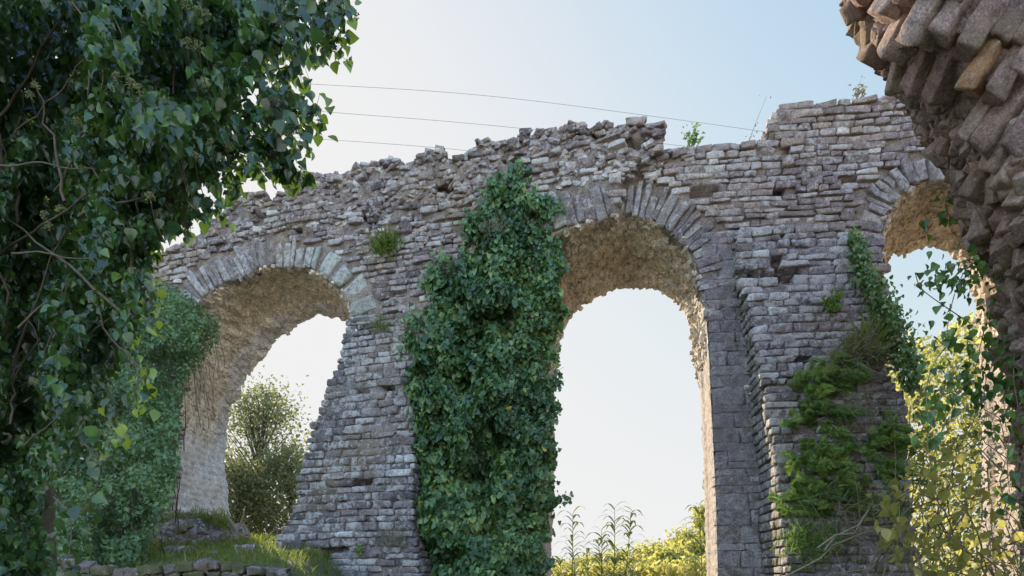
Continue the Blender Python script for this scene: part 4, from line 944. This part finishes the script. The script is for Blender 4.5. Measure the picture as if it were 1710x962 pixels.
# small-leaved creeper on right buttress's right edge
cre = tag(empty('creeper', tuple(on_buttress(1470, 640)[0])), 'light green creeper trailing down the right edge of the right buttress', 'creeper')
b = Bag(); bt = Bag()
path = [(1418, 395, 6), (1425, 425, 14), (1440, 460, 22), (1462, 500, 26), (1478, 540, 28), (1495, 580, 30), (1510, 620, 24), (1516, 655, 12)]
for (x0, y0, w0), (x1, y1, w1) in zip(path[:-1], path[1:]):
    m = int(330 * (w0 + w1) / 50); t = rng.random(m); x = x0 + (x1 - x0) * t + rng.normal(0, 1, m) * (w0 + (w1 - w0) * t) * .5; y = y0 + (y1 - y0) * t + rng.normal(0, 6, m)
    P_, O_ = on_buttress(x, y, RB, 0); P_ = P_ + O_ * (rng.uniform(0, .35, m) * np.minimum(1, 1))[:, None]; nv_, tip = hang(m, np.array([.4, -1, .2]), .6, .8); leaves(b, LEAF_OV, P_, nv_, tip, rng.uniform(.06, .12, m), np.clip(rng.normal(.7, .2, m), 0, .98))
for k in range(6):
    pp = np.array([(x + rng.normal(0, w * .4), y) for x, y, w in path]); P_, O_ = on_buttress(pp[:, 0], pp[:, 1], RB, .05); tube(bt, P_, .012, .005, 4)
b.build('leaves', M_ivy, cre); bt.build('stems', M_stem, cre)

# ------------------------------------------------------------------ vegetation at the right: sunlit thicket seen through the arch, vines in front
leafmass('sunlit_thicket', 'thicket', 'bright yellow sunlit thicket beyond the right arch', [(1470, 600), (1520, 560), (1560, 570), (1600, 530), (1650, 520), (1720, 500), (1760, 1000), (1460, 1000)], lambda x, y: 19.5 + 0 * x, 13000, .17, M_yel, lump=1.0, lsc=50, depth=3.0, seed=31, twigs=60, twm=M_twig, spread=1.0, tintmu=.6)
leafmass('bramble', 'bramble', 'tangled olive bramble growing up before the right arch', [(1520, 640), (1560, 640), (1600, 600), (1720, 620), (1740, 1000), (1540, 1000)], lambda x, y: 11.5 + 0 * x, 1500, .10, M_tree, lump=.8, lsc=45, depth=1.5, seed=33, twigs=90, twm=M_twig, spread=1.0, tintmu=.7)
leafmass('yellow_leaved_shrub', 'shrub', 'shrub with heart-shaped yellow-green leaves at the foot of the right buttress', [(1455, 830), (1500, 780), (1530, 720), (1600, 760), (1690, 800), (1710, 990), (1480, 990)], lambda x, y: 8.0 + 0 * x, 260, .12, M_yel, tp=LEAF_OV, lump=.4, lsc=40, depth=1.0, seed=35, twigs=40, twm=M_twig, spread=.8, tintmu=.5, hangd=.6)
VN = tag(empty('hanging_vine', (4.3, 6.2, 4.0)), 'leafy vine trailing down from the broken masonry at the right edge', 'vine'); b = Bag(); bt = Bag()
for (pts, m, ls) in [([(1700, 430), (1660, 450), (1620, 470), (1580, 470), (1560, 460)], 60, .09), ([(1640, 430), (1610, 450), (1590, 500), (1580, 560)], 60, .085), ([(1690, 470), (1660, 500), (1640, 560), (1630, 620), (1600, 660)], 90, .1), ([(1710, 500), (1700, 560), (1690, 620), (1700, 680)], 70, .1), ([(1660, 450), (1625, 430), (1600, 440), (1575, 455)], 40, .08), ([(1700, 560), (1660, 600), (1640, 650), (1650, 720)], 60, .1), ([(1580, 640), (1560, 690), (1548, 730), (1550, 760)], 34, .1), ([(1600, 560), (1560, 600), (1545, 650), (1550, 700)], 40, .09), ([(1585, 320), (1578, 340), (1582, 355), (1590, 370)], 12, .12), ([(1720, 650), (1690, 700), (1680, 780), (1690, 850)], 50, .1), ([(1620, 540), (1560, 500), (1535, 480), (1528, 455)], 16, .07)]:
    p = smooth_poly(pts, 2); W_ = xyz(p[:, 0], p[:, 1], np.linspace(6.2, 5.7 + rng.uniform(0, 1.0), len(p))); tube(bt, W_, .007, .003, 4)
    i = rng.uniform(0, len(p) - 1, m); c = np.stack([np.interp(i, range(len(p)), W_[:, k]) for k in range(3)], -1) + rng.normal(0, 1, (m, 3)) * [.07, .1, .07]
    nv_, tip = hang(m, np.array([0, -1, .1]), .7); leaves(b, LEAF_OV, c, nv_, tip, rng.uniform(.5, 1.1, m) * ls, np.clip(rng.normal(.78, .2, m), 0, .98))
b.build('leaves', M_ivyn, VN); bt.build('stems', M_twig, VN)
# bare dead stalks before the buttress
DS = tag(empty('dead_stalks', (5.0, 9.0, .3)), 'bare pale dead stalks rising before the foot of the right buttress', 'dry plant'); b = Bag()
for k in range(18):
    x = rng.uniform(1400, 1540); y = 1000; L = rng.uniform(80, 300); a = rng.normal(1.65, .35); t = np.linspace(0, 1, 9)
    px = x + L * t * math.cos(a) + 12 * np.sin(t * rng.uniform(2, 5)); py = y - L * t * math.sin(a); tube(b, xyz(px, py, 8.6 + rng.uniform(0, 2)), .005, .002, 4)
b.build('stalks', M_twig, DS)

# ------------------------------------------------------------------ trees, canes
def tree(name, label, cx, Y, base, top, wpx, n, size, m, seed, trunk_r=.12, sparse=1.0, group=None, lean=0, nclu=60):
    """crown of leaf clumps on real limbs; cx/wpx/base/top in px at depth Y"""
    r_ = np.random.default_rng(seed); k = Y / FPX; x0 = (cx - HX) * k; zb = float(ground_z(np.array(x0), np.array(float(Y)))) - .1; zt = EYE + (HY - top) * k; z0 = EYE + (HY - base) * k; wr = wpx * k / 2
    o = tag(empty(name, (x0, Y, zb)), label, 'tree', group); bt = Bag(); b = Bag()
    h = zt - zb; t = np.linspace(0, 1, 9)[:, None]; top_p = np.array([x0 + lean * k, Y, zb + h * .82]); tr = np.array([x0, Y, zb]) * (1 - t) + top_p * t + v3(np.c_[t * 3, t * 2, t] + seed, 2) * .04 * h * np.sin(t * 3)
    tube(bt, tr, trunk_r, trunk_r * .25, 8, wob=.2)
    for c in range(nclu):
        f = r_.uniform(0, 1); zc = z0 + (zt - z0) * f ** .85; prof = math.sin(math.pi * min(.97, .18 + .8 * f)) ** .7
        a = r_.uniform(0, 2 * np.pi); rr = wr * prof * math.sqrt(r_.uniform(.05, 1)); tipp = np.array([x0 + lean * k * f + math.cos(a) * rr, Y + math.sin(a) * rr, zc])
        fs = np.clip((zc - zb) / h - .22, .08, .95); st = np.array([np.interp(fs, t[:, 0], tr[:, q]) for q in range(3)]); tb = np.linspace(0, 1, 6)[:, None]
        tube(bt, st * (1 - tb) + tipp * tb + UP * .1 * np.sin(tb * 3.1) * h * .2, trunk_r * .28, trunk_r * .06, 4)
        mm = int(n / nclu * r_.uniform(.5, 1.5)); cr_ = wr * r_.uniform(.16, .34) * sparse; Pl = tipp + rng.normal(0, 1, (mm, 3)) * [cr_, cr_, cr_ * .6]
        nv_ = rng.normal(0, .7, (mm, 3)) + [0, -.3, .6]; leaves(b, LEAF_SM, Pl, nv_, nrm(rng.normal(0, .7, (mm, 3)) - UP * .3), size * rng.uniform(.6, 1.3, mm), np.clip(rng.normal(.5, .2, mm) + r_.normal(0, .15), 0, 1))
    bt.build('trunk', M_bark, o); b.build('crown', m, o)
tree('tree', 'sparse backlit tree with airy crown seen through the left arch', 428, 27, 880, 655, 175, 7000, .15, M_tree, 3, .13, lean=10, nclu=110)
tree('tree', 'rounder bushy tree low behind the left pier, left of the bare branch', 395, 24, 930, 770, 120, 6500, .13, M_tree, 5, .1, nclu=60)
tree('tree', 'low olive bush-like tree touching the left buttress edge', 486, 25, 935, 748, 150, 8000, .13, M_tree, 6, .1, nclu=60)
GR2 = 'sunlit trees beyond the middle arch'
for i, (cx, Y, top, w_, lab) in enumerate([(930, 60, 948, 70, 'leftmost low tree in the sunlit row beyond the middle arch'), (985, 62, 940, 90, 'low yellow-green tree behind the tall canes'), (1040, 66, 925, 90, 'yellow-green tree right of the tallest cane'), (1095, 60, 915, 90, 'golden rounded tree in the middle of the sunlit row'), (1150, 55, 890, 90, 'tall tree rising toward the right jamb of the middle arch'), (1180, 50, 850, 50, 'highest tree top of the row, half hidden by the right jamb'), (1120, 48, 925, 80, 'low bright bush before the golden rounded tree')]):
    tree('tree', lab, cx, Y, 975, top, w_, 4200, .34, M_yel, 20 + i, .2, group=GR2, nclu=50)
def cane(px, base_Y, top, label, lean=0, nl=26, L=1.25, fluff=False):
    k = base_Y / FPX; x0 = (px - HX) * k; zb = float(ground_z(np.array(x0), np.array(float(base_Y)))) - .05; zt = EYE + (HY - top) * k
    o = tag(empty('giant_cane', (x0, base_Y, zb)), label, 'cane', 'giant canes growing beyond the middle arch'); b = Bag(); bt = Bag()
    t = np.linspace(0, 1, 10)[:, None]; st = np.array([x0, base_Y, zb]) * (1 - t) + np.array([x0 + lean * k, base_Y, zt]) * t; st[:, 0] += .05 * np.sin(t[:, 0] * 3); tube(bt, st, .022, .006, 5)
    f = np.linspace(.3, 1, nl); c = np.stack([np.interp(f, t[:, 0], st[:, q]) for q in range(3)], -1); az = np.where(np.arange(nl) % 2, 0, np.pi) + rng.normal(0, .6, nl)
    dirv = np.stack([np.cos(az), np.sin(az), rng.uniform(.8, 1.7, nl)], -1)
    nseg = 7; tt = np.linspace(0, 1, nseg)
    for j in range(nl):
        Lr = L * rng.uniform(.6, 1.1) * (1.1 - .45 * f[j]); d_ = nrm(dirv[j]); p = c[j] + d_ * Lr * tt[:, None] - UP * (Lr * .75 * tt[:, None] ** 2.3); sdv = nrm(np.cross(d_, UP)) * (.055 * np.sin(np.pi * np.clip(.12 + tt * .88, 0, 1)))[:, None]
        V = np.stack([p - sdv, p + sdv], 1); b.add(V, grid_faces(nseg, 2), np.array([[rng.uniform(.1, .9), .5, .5]]))
    bt.build('stalk', M_reed, o); b.build('leaves', M_reed, o)
for i, (px, Y, top, ln, nl, lab) in enumerate([(950, 20.5, 858, 6, 26, 'giant cane nearest the ivy curtain, second tallest on the left'), (962, 22, 900, -8, 22, 'short giant cane leaning left beside the ivy side cane'), (1000, 20, 885, 4, 24, 'giant cane left of the tallest one, shorter than it'), (1020, 20.5, 848, 6, 34, 'tallest giant cane in the middle arch, on the left of a pair'), (1035, 21, 858, 18, 32, 'giant cane leaning right with a feathery top, right of the tallest'), (1012, 21.5, 905, -14, 24, 'low giant cane at the foot of the tallest one'), (1048, 22, 915, 10, 20, 'small giant cane at the right of the cane clump'), (980, 21, 925, 0, 20, 'smallest giant cane between the left pair and the tall pair'), (1172, 19.5, 845, -6, 26, 'giant cane against the right jamb of the middle arch'), (1165, 21, 885, -10, 22, 'giant cane leaning left near the right jamb'), (940, 21, 935, -6, 18, 'low giant cane at the foot of the ivy curtain')]):
    cane(px, Y, top, lab, ln, nl)
# low sunlit growth behind canes
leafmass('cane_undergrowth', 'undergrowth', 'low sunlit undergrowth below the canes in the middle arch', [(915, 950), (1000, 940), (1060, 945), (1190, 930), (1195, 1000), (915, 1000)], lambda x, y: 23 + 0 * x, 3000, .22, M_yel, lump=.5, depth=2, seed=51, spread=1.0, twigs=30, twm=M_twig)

# grass on the terrace
b = Bag(); n = 16000; X = rng.uniform(-10.5, -3.6, n); Y = rng.uniform(12.35, 25, n); Z = ground_z(X, Y)
tip = nrm(rng.normal(0, .35, (n, 3)) + UP); leaves(b, LEAF_LONG, np.stack([X, Y, Z - .01], -1), rng.normal(0, 1, (n, 3)), tip, rng.uniform(.08, .28, n), np.clip(.5 + .25 * rng.normal(0, 1, n) + .3 * vn(np.stack([X, Y, 0 * X], -1) * .8, 4), 0, 1))
tag(b.build('grass', M_grass), 'short green grass on the bank under the left arch', 'grass', kind='stuff')
for j, (px, py, Yr, r_, lb) in enumerate([(300, 925, 14.6, .20, 'fallen grey stone on the bank just in front of the rubble footing'), (352, 934, 14.2, .13, 'smallest fallen stone on the grass bank'), (410, 925, 15.0, .17, 'fallen stone on the sunlit grass near the left buttress')]):
    c = xyz(px, py, Yr); c[2] = float(ground_z(c[0], c[1])) + r_ * .25; b = Bag(); stones(b, [c], [[1, .2, 0]], [[.1, 0, 1]], [[r_ * 1.3, r_ * .7, r_]], .25, .25, np.array([[.3, .6, .9]]), k=8)
    tag(b.build('fallen_stone', M_grey), lb, 'stone', 'stones fallen on the bank')
# pale bare branch at the foot of the left opening
FB = tag(empty('fallen_branch', tuple(xyz(392, 905, 17))), 'pale bare branch arching from the rubble footing over the grass', 'branch'); b = Bag()
for pts in ([(380, 860), (390, 880), (400, 893), (415, 898), (419, 908)], [(395, 890), (404, 870), (410, 845)], [(413, 897), (430, 905), (448, 900), (462, 878)]):
    p = smooth_poly(pts, 2); tube(b, xyz(p[:, 0], p[:, 1], 16.6), .035, .012, 6, wob=.2)
b.build('branch', M_twig, FB)
# weeds on the rubble footing
b = Bag(); n = 1500; px = rng.uniform(250, 385, n); py = 872 + 14 * rng.normal(0, 1, n) * .5 + np.abs(px - 330) * .12; P_ = xyz(px, py, 16.9 + rng.uniform(-.2, .6, n))
leaves(b, LEAF_LONG, P_, rng.normal(0, 1, (n, 3)), nrm(rng.normal(0, .5, (n, 3)) + UP), rng.uniform(.1, .3, n), np.clip(rng.normal(.6, .25, n), 0, 1))
tag(b.build('weeds', M_grass), 'dry and green weeds covering the rubble footing of the left pier', 'weeds', kind='stuff')

# ------------------------------------------------------------------ overhead cables
for (pts, lab) in (([(-300, 90), (100, 112), (470, 138), (700, 150), (860, 164), (1060, 190), (1280, 220), (1500, 255)], 'uppermost thin overhead cable, reaching right to the crest step'),
                   ([(-300, 120), (100, 148), (540, 187), (720, 200), (900, 217), (1200, 250), (1450, 285)], 'middle thin overhead cable, ending behind the crest of the middle wall'),
                   ([(-300, 170), (100, 195), (510, 231), (650, 240), (780, 251), (1000, 275), (1300, 310)], 'lowest and shortest thin overhead cable above the left arm')):
    p = smooth_poly(pts, 3); b = Bag(); W_ = xyz(p[:, 0], p[:, 1], 70.0); tube(b, W_, .021, .021, 6); tag(b.build('overhead_cable', M_cable), lab, 'cable', 'overhead cables behind the aqueduct')
